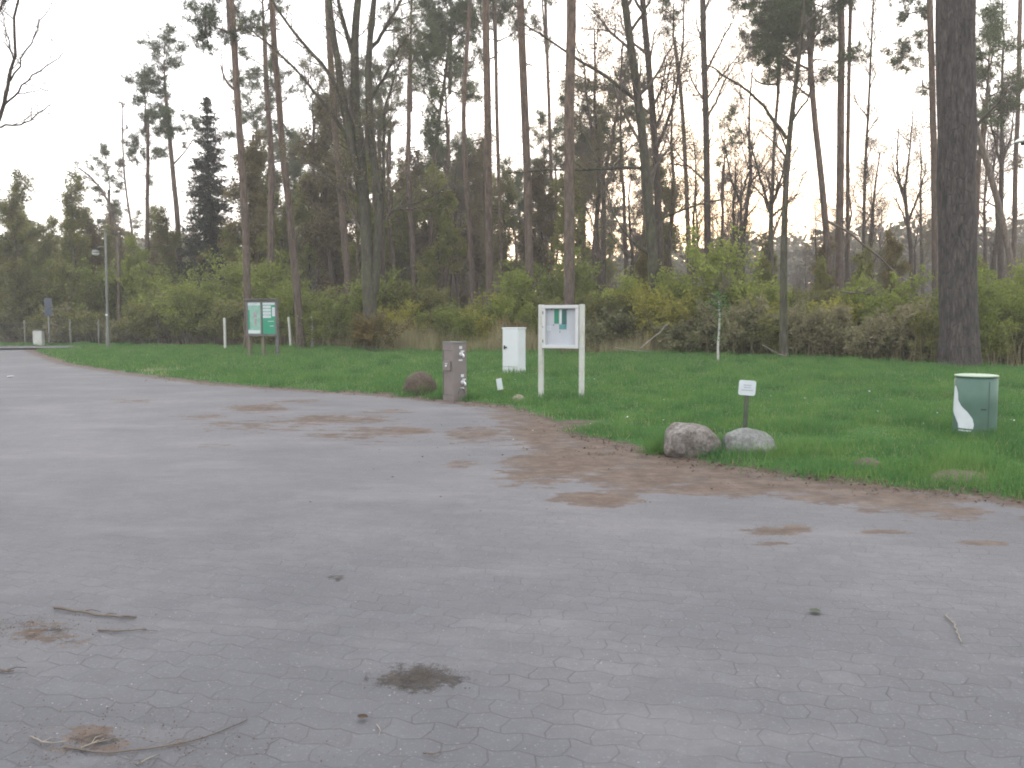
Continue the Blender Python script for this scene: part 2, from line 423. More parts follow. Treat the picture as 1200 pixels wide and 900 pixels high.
attr(gr, 'wood', sstep(-.8, .8, S_f + (fbm(GX, GY) - .5) * 2))

xs = axis([(-80, -34, 60), (-34, -5, 150), (-5, 5, 150), (5, 16, 90), (16, 70, 60)])
ys = axis([(-30, 0, 30), (0, 2.6, 20), (2.6, 9, 120), (9, 22, 110), (22, 49.2, 110)])
pz = lambda x, y: (fbm(x * .25, y * .25, 2) - .5) * .035 * (1 - sstep(-3, 0, sdist(x, y, EDGE))) + 0 * x
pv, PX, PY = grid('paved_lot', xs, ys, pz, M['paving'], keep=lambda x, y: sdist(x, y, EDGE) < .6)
tag(pv, 'worn grey paved parking lot with sand drifted over its edge', 'paving')
S = sdist(PX, PY, EDGE)
dirt = (1 - sstep(.05, .8, -S)) * .62
dirt = np.maximum(dirt, (1 - sstep(.5, 1.9, -S)) * .66 * sstep(-1.5, .5, PX) * (1 - sstep(3.2, 5.5, PX)))
dirt = np.maximum(dirt, (1 - sstep(.2, 2.6, -S)) * .58 * np.exp(-((PX - .3) / 1.6) ** 2))
def blob(px, py, rx, ry, amp):
    c = on_flat(px, py); r = on_flat(px + rx, py); u = on_flat(px, py - ry); d = on_flat(px, py + ry)
    ax = abs(r.x - c.x); ay = max(.05, abs(u.y - d.y) * .5); cy = (u.y + d.y) * .5
    k = c.x / max(c.y, .1)
    dx = (PX - c.x - k * (PY - cy)) / ax; dy = (PY - cy) / ay
    return amp * np.exp(-(dx * dx + dy * dy) * .8)
for b in [(640, 505, 45, 14, .9), (670, 545, 90, 22, .85), (700, 585, 60, 10, .85), (620, 560, 50, 20, .62), (760, 560, 110, 16, .8), (850, 572, 130, 12, .75), (560, 510, 60, 14, .6), (300, 478, 45, 6, .72), (235, 488, 60, 5, .5), (385, 492, 100, 9, .62), (420, 510, 120, 16, .5), (300, 500, 120, 12, .5), (470, 505, 55, 6, .72), (545, 545, 40, 7, .55), (455, 482, 55, 5, .5), (350, 470, 60, 4, .5),
          (650, 530, 60, 18, .66), (690, 582, 50, 9, .72), (735, 575, 60, 6, .6), (600, 548, 40, 7, .5), (880, 566, 110, 10, .6), (915, 621, 50, 9, .72), (902, 637, 36, 4, .62),
          (1045, 623, 60, 4, .66), (1150, 636, 50, 4, .66), (260, 522, 40, 4, .5), (55, 745, 80, 18, .6), (95, 870, 90, 22, .62), (30, 790, 50, 10, .5), (150, 470, 50, 4, .5)]:
    dirt = np.maximum(dirt, blob(*b))
attr(pv, 'dirt', dirt)
moss = np.zeros_like(PX)
for b in [(490, 796, 66, 19, .95), (470, 790, 30, 7, .75), (393, 679, 14, 5, .85), (60, 738, 34, 10, .66), (85, 752, 30, 7, .6), (110, 868, 60, 16, .68), (60, 890, 50, 10, .6), (160, 893, 60, 8, .55), (12, 795, 25, 5, .6),
          (955, 720, 9, 3, .7), (133, 541, 10, 3, .6), (560, 800, 60, 14, .42), (250, 880, 40, 8, .45)]:
    moss = np.maximum(moss, blob(*b))
attr(pv, 'moss', moss)

b = MB()   # track leaving the lot behind the lawn
pts = [(-29.0, 45.9, 49.2), (-24, 46.2, 49.0), (-18, 46.6, 48.6), (-13, 47.2, 48.6)]
for k in range(3):
    (x0, a0, c0), (x1, a1, c1) = pts[k], pts[k + 1]
    z = .075 + .03 * k
    b.add([(x0, a0, z), (x1, a1, z + .03), (x1, c1, z + .03), (x0, c0, z)], [[0, 1, 2, 3]])
tag(b.build('road', [M['road']]), 'narrow asphalt track passing behind the lawn in front of the wire fence', 'road', kind='structure')
b = MB()
for k in range(34):
    x = -70 + k * 1.52; b.box((x, 49.75 - .012 * k, .035), (1.5, .14, .17), None, 0, .012)
tag(b.build('kerb', [M['concrete']]), 'low dark kerb along the far end of the paved lot', 'kerb', kind='structure')

# ------------------------------------------------------------------ lawn
def blades(n_m2, box, hmin, hmax, w, mask, mb, m=0, lean=.5, clump=1.5):
    x0, x1, y0, y1 = box; N = int((x1 - x0) * (y1 - y0) * n_m2)
    x = rng.uniform(x0, x1, N); y = rng.uniform(y0, y1, N)
    k = mask(x, y) & (np.abs(x) < .66 * y + 1.5); x, y = x[k], y[k]; N = len(x)
    if not N: return
    z = gz(x, y) - .01
    c = fbm(x * clump, y * clump, 3)
    h = (hmin + (hmax - hmin) * np.clip((c - .25) * 1.8, 0, 1)) * rng.uniform(.6, 1.25, N)
    az = rng.uniform(0, 2 * math.pi, N); la = rng.uniform(0, 2 * math.pi, N); le = rng.uniform(.1, 1, N) * lean * h
    dx, dy = np.cos(az) * w / 2, np.sin(az) * w / 2
    p = np.stack([x, y, z], 1)
    d = np.stack([dx, dy, 0 * dx], 1)
    tip = p + np.stack([np.cos(la) * le, np.sin(la) * le, h], 1)
    V = np.stack([p - d, p + d, tip], 1).reshape(-1, 3)
    mb.add(V, np.arange(3 * N).reshape(-1, 3), m)
lawn = MB()
def lm(lo):
    lo = lo
    def f(x, y):
        s = sdist(x, y, EDGE); f_ = sdist(x, y, FOREST)
        n = fbm(x * 1.1 + 31, y * 1.1, 3)
        road = (y > 45.6) & (y < 49.4) & (x < -12.5)
        return (s + (n - .5) * .7 > .12) & (f_ < .7) & (rng.random(len(x)) < sstep(.1, .7, s + (n - .5) * .6) + .12) & ~road & (notch(x, y) < .35 + .3 * (n - .5) + .25 * rng.random(len(x)))
    return f
blades(1500, (-2, 12, 6, 12), .03, .20, .010, lm(0), lawn)
blades(850, (-5, 17, 12, 18), .03, .21, .013, lm(0), lawn)
blades(430, (-10, 20, 18, 27), .03, .24, .019, lm(0), lawn)
blades(230, (-32, 12, 27, 53), .03, .26, .028, lm(0), lawn)
# taller tufts round the stones, posts and along the broken edge
def tuft(p, r, n, h, w=.009):
    x = p[0] + rng.normal(0, r, n); y = p[1] + rng.normal(0, r, n); z = gz(x, y) - .01
    hh = h * rng.uniform(.4, 1.2, n); az = rng.uniform(0, 6.28, n); la = rng.uniform(0, 6.28, n); le = hh * rng.uniform(.1, .8, n)
    p_ = np.stack([x, y, z], 1); d = np.stack([np.cos(az) * w, np.sin(az) * w, 0 * az], 1) * .5
    V = np.stack([p_ - d, p_ + d, p_ + np.stack([np.cos(la) * le, np.sin(la) * le, hh], 1)], 1).reshape(-1, 3)
    lawn.add(V, np.arange(3 * n).reshape(-1, 3), 0)
for px, py, r, n, h in [(773, 530, .09, 500, .26), (780, 522, .1, 400, .25), (845, 528, .08, 300, .14), (880, 534, .14, 500, .13), (905, 530, .08, 260, .15), (850, 536, .1, 220, .1),
                        (634, 470, .12, 220, .16), (682, 473, .12, 220, .16), (475, 464, .15, 260, .16), (512, 466, .15, 260, .18), (556, 467, .2, 260, .16), (600, 443, .3, 500, .2),
                        (1140, 512, .22, 500, .13), (1110, 512, .15, 250, .12), (1010, 552, .3, 500, .12), (1070, 560, .3, 500, .12), (950, 552, .3, 500, .12), (610, 470, .15, 240, .14), (590, 462, .15, 200, .15),
                        (712, 503, .25, 400, .12)]:
    p = on_ground(px, py); tuft(p, r, n, h)
dead = MB()
blades(230, (-6, 14, 6, 22), .03, .13, .010, lm(0), lawn, 1, .9)
blades(70, (-25, 14, 22, 50), .05, .15, .02, lm(0), lawn, 1, .9)
cl = rng.uniform(0, 1, (420, 2))
for u, v in cl:
    Y = 7.5 + 26 * v ** 1.5; x = (u * 1.25 - .6) * Y
    if sdist(np.array([x]), np.array([Y]), EDGE)[0] > .15 and sdist(np.array([x]), np.array([Y]), FOREST)[0] < 0: tuft((x, Y), U_(.08, .25), 60, U_(.14, .26), .009 + .0006 * Y)
tag(lawn.build('lawn_grass', [M['grass'], M['straw']]), 'fresh green lawn grass between the paved lot and the wood', 'grass', kind='stuff')

# dead leaves and grit along the broken edge
def scatter(n, fn, smin, smax, mb, m=0, zf=None, curl=.5):
    x, y = fn(n); n = len(x)
    z = (np.maximum(gz(x, y), pz(x, y)) + .012) if zf is None else zf(x, y)
    s = rng.uniform(smin, smax, n); a = rng.uniform(0, 6.28, n); t = rng.normal(0, curl, n)
    u = np.stack([np.cos(a) * s, np.sin(a) * s, t * s * .5], 1); v = np.stack([-np.sin(a) * s * .55, np.cos(a) * s * .55, rng.normal(0, curl, n) * s * .4], 1)
    c = np.stack([x, y, z], 1)
    V = np.stack([c - u, c + v, c + u, c - v], 1).reshape(-1, 3)
    mb.add(V, np.arange(4 * n).reshape(-1, 4), m)
def along_edge(n, x0, x1, wid=.25, off=.1):
    x = rng.uniform(x0, x1, n); y = np.interp(x, EDGE[:, 0], EDGE[:, 1]) + rng.normal(off, wid, n); return x, y
lt = MB()
scatter(1500, lambda n: along_edge(n, .8, 7, .22), .008, .026, lt)
scatter(700, lambda n: along_edge(n, -10, .8, .4), .01, .03, lt)
scatter(260, lambda n: (rng.uniform(-2, 6, n), rng.uniform(7, 17, n)), .008, .02, lt)
for px, py, r, n in [(860, 545, .35, 260), (700, 530, .4, 200), (495, 797, .12, 260), (55, 745, .22, 450), (110, 870, .25, 650), (30, 735, .15, 400), (180, 885, .3, 500), (1050, 570, .5, 200), (950, 560, .4, 200)]:
    c = on_flat(px, py); scatter(n, lambda n: (rng.normal(c.x, r, n), rng.normal(c.y, r * .6, n)), .002, .006 if py > 700 else .020, lt)
tag(lt.build('leaf_litter', [M['litter']]), 'dead leaves and crumbs strewn along the ragged edge of the paving', 'leaf litter', kind='stuff')
gt = MB()
scatter(1400, lambda n: (rng.uniform(-4, 4, n), rng.uniform(2.6, 11, n)), .002, .005, gt, 0, lambda x, y: pz(x, y) + .006)
tag(gt.build('pale_grit', [M['rock_tan']]), 'pale grit and tiny chips scattered over the paving', 'grit', kind='stuff')
dz = MB()
scatter(70, lambda n: (rng.uniform(0, 9, n), rng.uniform(11, 22, n)), .012, .022, dz, 0, lambda x, y: gz(x, y) + .12)
tag(dz.build('daisies', [M['paper_white']]), 'tiny white daisy heads dotted about the lawn', 'flowers', kind='stuff')

# ------------------------------------------------------------------ branches
def perp(d):
    a = Vector((U_(-1, 1), U_(-1, 1), U_(-1, 1))); a = a - d * a.dot(d)
    return a.normalized() if a.length > 1e-4 else Vector((1, 0, 0))
def grow(out, p, d, L, r, lvl, cfg):
    """a limb and everything that grows from it; out gets (points, radii, level)"""
    n = cfg['seg'][lvl]; pts = [p.copy()]; d = d.normalized(); q = p.copy()
    wob = cfg['wob'][lvl]; up = cfg['up'][lvl]
    for i in range(n):
        d = (d + Vector((U_(-wob, wob), U_(-wob, wob), U_(-wob, wob))) + Vector((0, 0, up / n))).normalized()
        q = q + d * (L / n); pts.append(q.copy())
    rad = [r * (1 - .7 * i / n) for i in range(n + 1)]
    out.append((pts, rad, lvl))
    if lvl < cfg['max']:
        kids(out, pts, rad, L, lvl, cfg)
def kids(out, pts, rad, L, lvl, cfg, t0=None, num=None):
    n = len(pts) - 1; num = num if num is not None else cfg['num'][lvl]; t0 = cfg['t0'][lvl] if t0 is None else t0
    for k in range(num):
        t = t0 + (1 - t0) * (k + R_()) / num; t = min(t, .999)
        i = int(t * n); f = t * n - i
        p = pts[i].lerp(pts[i + 1], f); dd = (pts[i + 1] - pts[i]).normalized()
        a = math.radians(U_(*cfg['ang'][lvl]))
        nd = dd * math.cos(a) + perp(dd) * math.sin(a)
        if nd.z < cfg.get('minz', -.3): nd.z = abs(nd.z) * .3
        r = min((rad[i] * (1 - f) + rad[i + 1] * f) * .62, cfg['rmax'][lvl + 1])
        grow(out, p, nd, cfg['len'][lvl] * U_(.55, 1.15) * (1 - .45 * t), max(r, cfg['rmin']), lvl + 1, cfg)
BARE = dict(seg=[6, 6, 4, 3, 2], wob=[.1, .22, .28, .3, .3], up=[.2, .5, .35, .25, .1], num=[12, 8, 6, 4], t0=[.3, .25, .2, .2], ang=[(25, 55), (25, 60), (30, 60), (30, 60)],
            len=[4.2, 1.9, .95, .5], rmax=[.2, .07, .03, .014, .008], rmin=.006, max=4)
def emit(mb, out, m=0, sides=(9, 6, 4, 3, 3)):
    for pts, rad, lvl in out: mb.tube(pts, rad, sides[min(lvl, 4)], m)
def pick(out, lv, per):
    P = []
    for pts, rad, lvl in out:
        if lvl >= lv:
            for _ in range(per):
                t = U_(.2, 1) * (len(pts) - 1); i = min(int(t), len(pts) - 2); P.append(pts[i].lerp(pts[i + 1], t - i))
    return np.array([tuple(p) for p in P]) if P else np.zeros((0, 3))
def leaves(mb, P, s, m, jit=.05, flat=.3):
    n = len(P)
    if not n: return
    P = P + rng.normal(0, jit, (n, 3)); a = rng.normal(0, 1, (n, 3)); a[:, 2] *= .6; a /= np.linalg.norm(a, axis=1, keepdims=True)
    b = np.cross(a, rng.normal(0, 1, (n, 3)) + np.array([0, 0, 1.0]) * flat); b /= np.linalg.norm(b, axis=1, keepdims=True) + 1e-9
    sz = s * rng.uniform(.6, 1.3, (n, 1)); a *= sz; b *= sz * .55
    V = np.stack([P - a, P + b, P + a, P - b], 1).reshape(-1, 3)
    mb.add(V, np.arange(4 * n).reshape(-1, 4), m)
def needles(mb, P, L, w, k, m, upb=.35):
    """tufts of k thin needles bunches round every point"""
    n = len(P)
    if not n: return
    P = np.repeat(P, k, 0); N = len(P)
    d = rng.normal(0, 1, (N, 3)); d[:, 2] += upb; d /= np.linalg.norm(d, axis=1, keepdims=True)
    s = np.cross(d, rng.normal(0, 1, (N, 3))); s /= np.linalg.norm(s, axis=1, keepdims=True) + 1e-9
    l = L * rng.uniform(.6, 1.3, (N, 1))
    V = np.stack([P - s * w * .5, P + s * w * .5, P + d * l], 1).reshape(-1, 3)
    mb.add(V, np.arange(3 * N).reshape(-1, 3), m)

# ------------------------------------------------------------------ pine crowns (local origin = foot of the crown)
def pine_crown(H, Rr, dens=1.0, flat=False, r0=.12, seed=0):
    random.seed(seed); mb = MB(); P = []
    top = Vector((U_(-.4, .4), U_(-.4, .4), H)); midp = Vector((U_(-.3, .3), U_(-.3, .3), H * .5))
    stem = [Vector((0, 0, 0)), midp * .5 + Vector((0, 0, .0)), midp, midp.lerp(top, .5), top]
    mb.tube(stem, [r0, r0 * .85, r0 * .65, r0 * .4, .02], 7, 0)
    nb = int(H * 2.6 * dens) + 5
    for k in range(nb):
        t = (k + R_()) / nb
        i = min(int(t * 4), 3); p = stem[i].lerp(stem[i + 1], t * 4 - i)
        if flat: L = Rr * (.35 + .75 * t) * U_(.6, 1.15)
        else: L = Rr * (.45 + .75 * math.sin(math.pi * min(1, .15 + t * .85))) * U_(.55, 1.15)
        if t < .3 and R_() < .35: continue
        az = U_(0, 2 * math.pi); el = math.radians(U_(-12, 28) + 28 * t)
        d = Vector((math.cos(az) * math.cos(el), math.sin(az) * math.cos(el), math.sin(el)))
        pts = [p]; q = p.copy()
        for s in range(5):
            d = (d + Vector((U_(-.18, .18), U_(-.18, .18), U_(-.12, .2)))).normalized(); q = q + d * L / 5; pts.append(q.copy())
        mb.tube(pts, [max(.012, r0 * .33 * (1 - .8 * s / 5)) for s in range(6)], 4, 0)
        nsub = int(6 * L / 2.4) + 3
        for s in range(nsub):
            t2 = U_(.35, 1) if s else 1.0; j = min(int(t2 * 5), 4); b0 = pts[j].lerp(pts[j + 1], t2 * 5 - j)
            dd = (pts[j + 1] - pts[j]).normalized(); nd = (dd * .8 + perp(dd) * .8 + Vector((0, 0, .2))).normalized()
            l2 = U_(.35, .95) * (L / 2.4) ** .5; e = b0 + nd * l2
            mb.tube([b0, b0.lerp(e, .5) + Vector((0, 0, .04)), e], [.013, .010, .006], 3, 0)
            for w in range(int(9 * dens) + 3):
                c = b0.lerp(e, U_(.3, 1.1)) + Vector((random.gauss(0, .17), random.gauss(0, .17), random.gauss(0, .09) + .05))
                for z in range(3): P.append((c.x + random.gauss(0, .07), c.y + random.gauss(0, .07), c.z + random.gauss(0, .05)))
    needles(mb, np.array(P), .17, .022, 7, 1)
    me = mesh_from('pine_crown', mb, [M['pine_bark'], M['needles']]); me['H'] = H
    return me
PC = [pine_crown(6.0, 2.2, 1.35, False, .11, 1), pine_crown(7.5, 2.4, 1.0, False, .12, 2), pine_crown(4.2, 2.3, 1.1, True, .10, 3), pine_crown(9.0, 2.5, .75, False, .13, 4), pine_crown(5.0, 1.8, .7, True, .09, 5)]
PB = [pine_crown(3.0, 2.0, 1.2, False, .035, 8), pine_crown(3.0, 2.3, 1.0, True, .035, 9)]
PCH = [6.0, 7.5, 4.2, 9.0, 5.0]

def px_path(base_px, pts, Y, drift=.0):
    x0 = (base_px - 600) / 1000 * Y
    z0 = g1(x0, Y); base = Vector((x0, Y, z0))
    out = [Vector((0, 0, -.25))]
    for i, (px, py) in enumerate(pts):
        w = at(px, py, Y + drift * (i + 1)); out.append(w - base)
    return base, out
def resample(pts, n):
    """smooth curve through the given points"""
    L = [0]
    for a, b in zip(pts[:-1], pts[1:]): L.append(L[-1] + (b - a).length)
    P = np.array([tuple(p) for p in pts]); s = np.linspace(0, L[-1], n)
    q = np.stack([np.interp(s, L, P[:, k]) for k in range(3)], 1)
    for _ in range(2): q[1:-1] = .25 * q[:-2] + .5 * q[1:-1] + .25 * q[2:]
    return [Vector(v) for v in q]
def stubs(mb, pts, rad, n, t0, t1, Ls=(.4, 1.4), m=0):
    for k in range(n):
        t = U_(t0, t1) * (len(pts) - 1); i = min(int(t), len(pts) - 2); p = pts[i].lerp(pts[i + 1], t - i)
        az = U_(0, 6.28); d = Vector((math.cos(az), math.sin(az), U_(-.2, .45))).normalized(); L = U_(*Ls)
        o = []; grow(o, p, d, L, min(.03, rad[i] * .3), 0, dict(seg=[4, 3, 2], wob=[.2, .3, .3], up=[-.1, 0, 0], num=[3, 2], t0=[.3, .3], ang=[(25, 60), (25, 60)], len=[L * .45, L * .2], rmax=[.03, .012, .006], rmin=.006, max=2))
        emit(mb, o, m, (5, 3, 3))
def flare(mb, r, n=6, m=0):
    for k in range(n):
        a = 6.28 * k / n + U_(-.3, .3); d = Vector((math.cos(a), math.sin(a), 0))
        mb.tube([d * r * .55 + Vector((0, 0, r * 1.6)), d * r * .95 + Vector((0, 0, r * .6)), d * r * 1.5 + Vector((0, 0, 0)), d * r * 1.9 + Vector((0, 0, -.2))], [r * .25, r * .3, r * .26, r * .12], 6, m)

def pine(label, Y, base_px, pts, w0, w1, crown=None, nst=14, mat='pine_bark', group='tall pines with their feet in the undergrowth', extra=(), st=(.25, .9), side=12):
    random.seed(int(base_px * 7 + Y))
    base, P = px_path(base_px, pts, Y); P = resample(P, 14); n = len(P)
    if w0 < 30: w0 *= .76; w1 *= .80
    r0, r1 = w0 / 2000 * Y, w1 / 2000 * Y
    rad = [r0 + (r1 - r0) * i / (n - 1) for i in range(n)]; rad[0] *= 1.25; rad[1] *= 1.03
    for i in range(1, n - 1): P[i] = P[i] + Vector((U_(-.1, .1) * min(r0, .15), U_(-.4, .4) * min(r0, .15), 0))
    root = empty('pine_tree', base, label, 'pine tree', group)
    mb = MB(); mb.tube(P, rad, side, 0); stubs(mb, P, rad, nst, *st)
    for (k, (cx, cy), hh, rr) in extra:
        e = at(cx, cy, Y) - base; e.z += .2; q = min(P, key=lambda p: (p - e + Vector((0, 0, .6))).length); q = q.copy(); m_ = q.lerp(e, .5) + Vector((0, U_(-.2, .2), -.15))
        L = resample([q, m_, e, e + Vector(((e - q).x * .2, 0, .5))], 8); mb.tube(L, [.07 - .006 * i for i in range(8)], 6)
    if r0 > .3: flare(mb, r0 * .62)
    mb.build('trunk', [M[mat]], root)
    k, (cx, cy), hh, rr = crown if crown else (0, pts[-1], 1, 1)
    c = at(cx, cy, Y) - base
    me = PC[k]; link('crown', me, root, c, U_(0, 6.28), (rr, rr, hh / PCH[k]))
    for (k, (cx, cy), hh, rr) in extra:
        link('crown', PB[k % 2], root, at(cx, cy, Y) - base, U_(0, 6.28), (rr, rr, hh / 3.0))
    return root

def bare(label, Y, base_px, pts, w0, w1, limbs=(), cfg=None, leaf=None, nleaf=1, lsize=.045, name='broadleaf_tree', cat='tree', mat='oak_bark', group=None, twmat='twig', t0=.45, num=None, limbnum=8):
    random.seed(int(base_px * 13 + Y)); cfg = cfg or BARE; w0 *= .86; w1 *= .86
    base, P = px_path(base_px, pts, Y); P = resample(P, 14); n = len(P)
    r0, r1 = w0 / 2000 * Y, w1 / 2000 * Y; rad = [r0 + (r1 - r0) * i / (n - 1) for i in range(n)]; rad[0] *= 1.3; rad[1] *= 1.08
    root = empty(name, base, label, cat, group)
    tb = MB(); tb.tube(P, rad, 12, 0)
    if r0 > .25: flare(tb, r0 * .8)
    tb.build('trunk', [M[mat]], root)
    cb = MB(); out = []
    if num != 0: kids(out, P, rad, 0, 0, cfg, t0, num)
    for k, (lp, a, b_) in enumerate(limbs):
        dr = U_(-.03, .03) * Y if k else 0
        L = [at(x, y, Y + dr * i / (len(lp) - 1)) - base for i, (x, y) in enumerate(lp)]
        L = resample(L, 12); ra, rb = a / 2000 * Y, b_ / 2000 * Y; lr = [ra + (rb - ra) * i / 11 for i in range(12)]
        lr2 = lr
        for i in range(2, 11): L[i] = L[i] + Vector((U_(-1, 1), U_(-2, 2), U_(-1, 1))) * .03
        cb.tube(L, lr2, 7, 1); kids(out, L, lr2, 0, 1, cfg, .15, limbnum)
    emit(cb, out, 0)
    if leaf: leaves(cb, pick(out, 3, nleaf), lsize, 2, .06)
    cb.build('crown', [M[twmat], M[mat], M[leaf] if leaf else M['olive']], root)
    return root

# ------------------------------------------------------------------ the trees one can tell apart, left to right
bare('bare tree just outside the left edge, thin twigs reaching against the white sky', 17, -42, [(-42, 300), (-38, 200), (-20, 170), (-12, 120), (-8, 40), (-4, -60)], 16, 5,
     [([(-22, 175), (0, 145), (10, 108), (18, 60), (20, 0), (26, -40)], 5, 2), ([(3, 125), (20, 108), (40, 88), (62, 72), (74, 62)], 2.6, .9), ([(-5, 150), (18, 146), (40, 140), (64, 118)], 2.6, .8), ([(12, 95), (30, 60), (45, 30), (62, 0)], 2.2, .8), ([(16, 70), (8, 40), (0, 10)], 2, .8)],
     dict(BARE, len=[2.0, .75, .38, .2], rmax=[.2, .03, .012, .006, .004], rmin=.003), mat='grey_bark', t0=.75, num=4, limbnum=7)
pine('leaning slender pine with flat umbrella top, left one of the isolated pair', 62, 172, [(172, 300), (173, 200), (173, 130)], 8, 4, (2, (170, 155), 3.4, .9), 26, extra=[(4, (172, 215), 3.0, .6)], st=(.4, .95))
pine('slender pine with flat top, right and taller one of the isolated pair', 60, 213, [(210, 280), (202, 190), (193, 100)], 10, 5, (2, (195, 125), 3.8, 1.0), 20, extra=[(4, (200, 185), 2.6, .8), (4, (222, 175), 1.8, .5)], st=(.4, .95))
bare('thin dead snag rising between the two left pines and the lamp post', 57, 158, [(157, 270), (150, 248), (144, 190), (143, 120)], 4, 1.6, [], dict(BARE, len=[1.1, .5, .3, .2]), mat='dead_wood', name='dead_snag', cat='dead tree', num=5, t0=.5)
bare('crooked dead trunk bent over to the left beside the lamp post', 56, 140, [(139, 285), (132, 245), (118, 215), (104, 203), (93, 197)], 6, 2, [], dict(BARE, len=[1.1, .5, .3, .2]), mat='dead_wood', name='dead_snag', cat='dead tree', num=6, t0=.4)

def spruce_mesh(H, Rr, seed, dens=1.0):
    random.seed(seed); tb = MB(); tb.tube([Vector((0, 0, -.2)), Vector((0, 0, H * .5)), Vector((0, 0, H))], [.2, .12, .02], 8)
    cb = MB(); P = []; z = .8
    while z < H - .1:
        t = z / H; L = Rr * (1 - t) ** (.8 if t < .7 else .7) * U_(.8, 1.1) + .12
        for k in range(int(7 + 3 * (1 - t))):
            az = U_(0, 6.28); l = L * U_(.55, 1.12); d = Vector((math.cos(az), math.sin(az), U_(-.35, .05)))
            pts = [Vector((0, 0, z)), Vector((0, 0, z)) + d * l * .5 + Vector((0, 0, -.05 * l)), Vector((0, 0, z)) + d * l + Vector((0, 0, .07 * l))]
            cb.tube(pts, [.03, .018, .006], 3, 0)
            for s in range(int(26 * l * dens) + 6):
                u = U_(.1, 1); c = pts[0].lerp(pts[2], u); P.append((c.x + random.gauss(0, .12), c.y + random.gauss(0, .12), c.z - abs(random.gauss(0, .16))))
        z += U_(.2, .34) * (1 if t < .75 else 1.5)
    needles(cb, np.array(P), .16, .045, 5, 1, -.3)
    return mesh_from('trunk', tb, [M['grey_bark']]), mesh_from('crown', cb, [M['twig'], M['spruce']])
SPR = [spruce_mesh(16.2, 3.1, 5, 1.5), spruce_mesh(13, 2.4, 6)]
p = at(247, 300, 58); r = empty('spruce_tree', (p.x, 58, g1(p.x, 58)), 'dark conical spruce standing against the sky left of the tall pines', 'spruce tree')
link('trunk', SPR[0][0], r); link('crown', SPR[0][1], r)

pine('tall straight pine left of the green info board with ragged boughs at the top left', 38, 291, [(289, 300), (286, 220), (279, 120), (270, 0), (262, -170)], 12, 8, (3, (270, 40), 11, .95), 10, extra=[(4, (262, 95), 3, .75)])
pine('tall pine leaning left, rising between the info board and the forked oak', 40, 353, [(346, 310), (338, 240), (329, 150), (320, 40), (315, -60), (312, -160)], 12, 7, (1, (316, -30), 8, .85), 10)
pine('reddish pine trunk passing just left behind the forked oak', 45, 411, [(408, 330), (400, 230), (390, 130), (383, 0), (380, -150)], 11, 8, (1, (382, -80), 8, .9), 16)
bare('big many stemmed oak with spreading bare limbs right of the info board', 37, 435,
     [(433, 340), (429, 270), (424, 200), (420, 150)], 21, 13,
     [([(423, 205), (417, 130), (415, 60), (420, 0), (424, -90)], 13, 6), ([(427, 240), (412, 170), (400, 100), (385, 0), (378, -70)], 11, 5), ([(438, 345), (447, 260), (440, 200), (431, 130), (430, 60), (440, 0), (446, -70)], 12, 5),
      ([(411, 168), (392, 90), (353, 49), (323, 12), (312, -15)], 6, 2.5), ([(418, 185), (395, 140), (372, 112), (343, 75), (287, 29)], 5, 1.6), ([(446, 262), (450, 205), (450, 122), (462, 92), (470, 70)], 5, 2),
      ([(430, 125), (452, 88), (466, 60), (484, 33)], 4, 1.5), ([(447, 258), (465, 243), (490, 238), (520, 222)], 3.2, 1.4), ([(424, 270), (400, 225), (370, 190), (340, 180)], 4, 1.5), ([(416, 70), (400, 20), (390, -40)], 6, 3), ([(432, 60), (455, 30), (480, -20)], 5, 2)],
     leaf='olive', nleaf=1, lsize=.035, name='oak_tree', cat='oak tree', num=5, t0=.5, limbnum=13)
pine('slim pine with dense dark crown, right of the oak', 62, 503, [(505, 260), (511, 160), (525, 70), (530, 10)], 7, 4, (0, (527, 110), 11, 1.35), 16, extra=[(2, (497, 110), 4, 1.1), (2, (545, 40), 4.5, 1.0), (1, (515, 70), 4, 1.1)])
pine('thin slightly curved pine above the grey supply column', 52, 557, [(552, 290), (542, 160), (545, 70), (552, 0), (556, -100)], 8, 5, (1, (551, 20), 9, .8), 14)
pine('straight reddish pine between supply column and white cabinet', 42, 575, [(573, 250), (571, 120), (569, 0), (568, -170)], 12, 9, (1, (568, -70), 8.5, .95), 14)
pine('thin pine directly right of the straight reddish pine above the white cabinet', 55, 588, [(586, 250), (582, 130), (580, 0), (580, -60)], 6, 4.5, (0, (581, 70), 10, 1.0), 14)
pine('tall pine trunk rising between white cabinet and notice board', 38, 623, [(620, 280), (616, 150), (609, 0), (606, -180)], 12.5, 10, (3, (607, -60), 9, .85), 10)
pine('very thin pine just left of the notice board roof line, behind two thick ones', 60, 648, [(647, 250), (644, 130), (640, 40), (638, -60)], 6, 4, (4, (640, 60), 7, .95), 16)
pine('thick pine trunk directly behind the white notice board', 34, 667, [(667, 260), (667, 130), (670, 0), (671, -220)], 17, 12, (3, (670, 5), 13, .75), 8)
bare('bare forked tree in the gap right of the notice board', 50, 706, [(707, 280), (708, 220), (706, 195)], 9, 6, [([(706, 200), (696, 165), (688, 120), (684, 75)], 5, 1.8), ([(708, 205), (718, 160), (726, 110), (730, 50)], 5, 1.8), ([(707, 230), (722, 190), (748, 165)], 3, 1.2)], num=3, t0=.7, mat='grey_bark', limbnum=9)
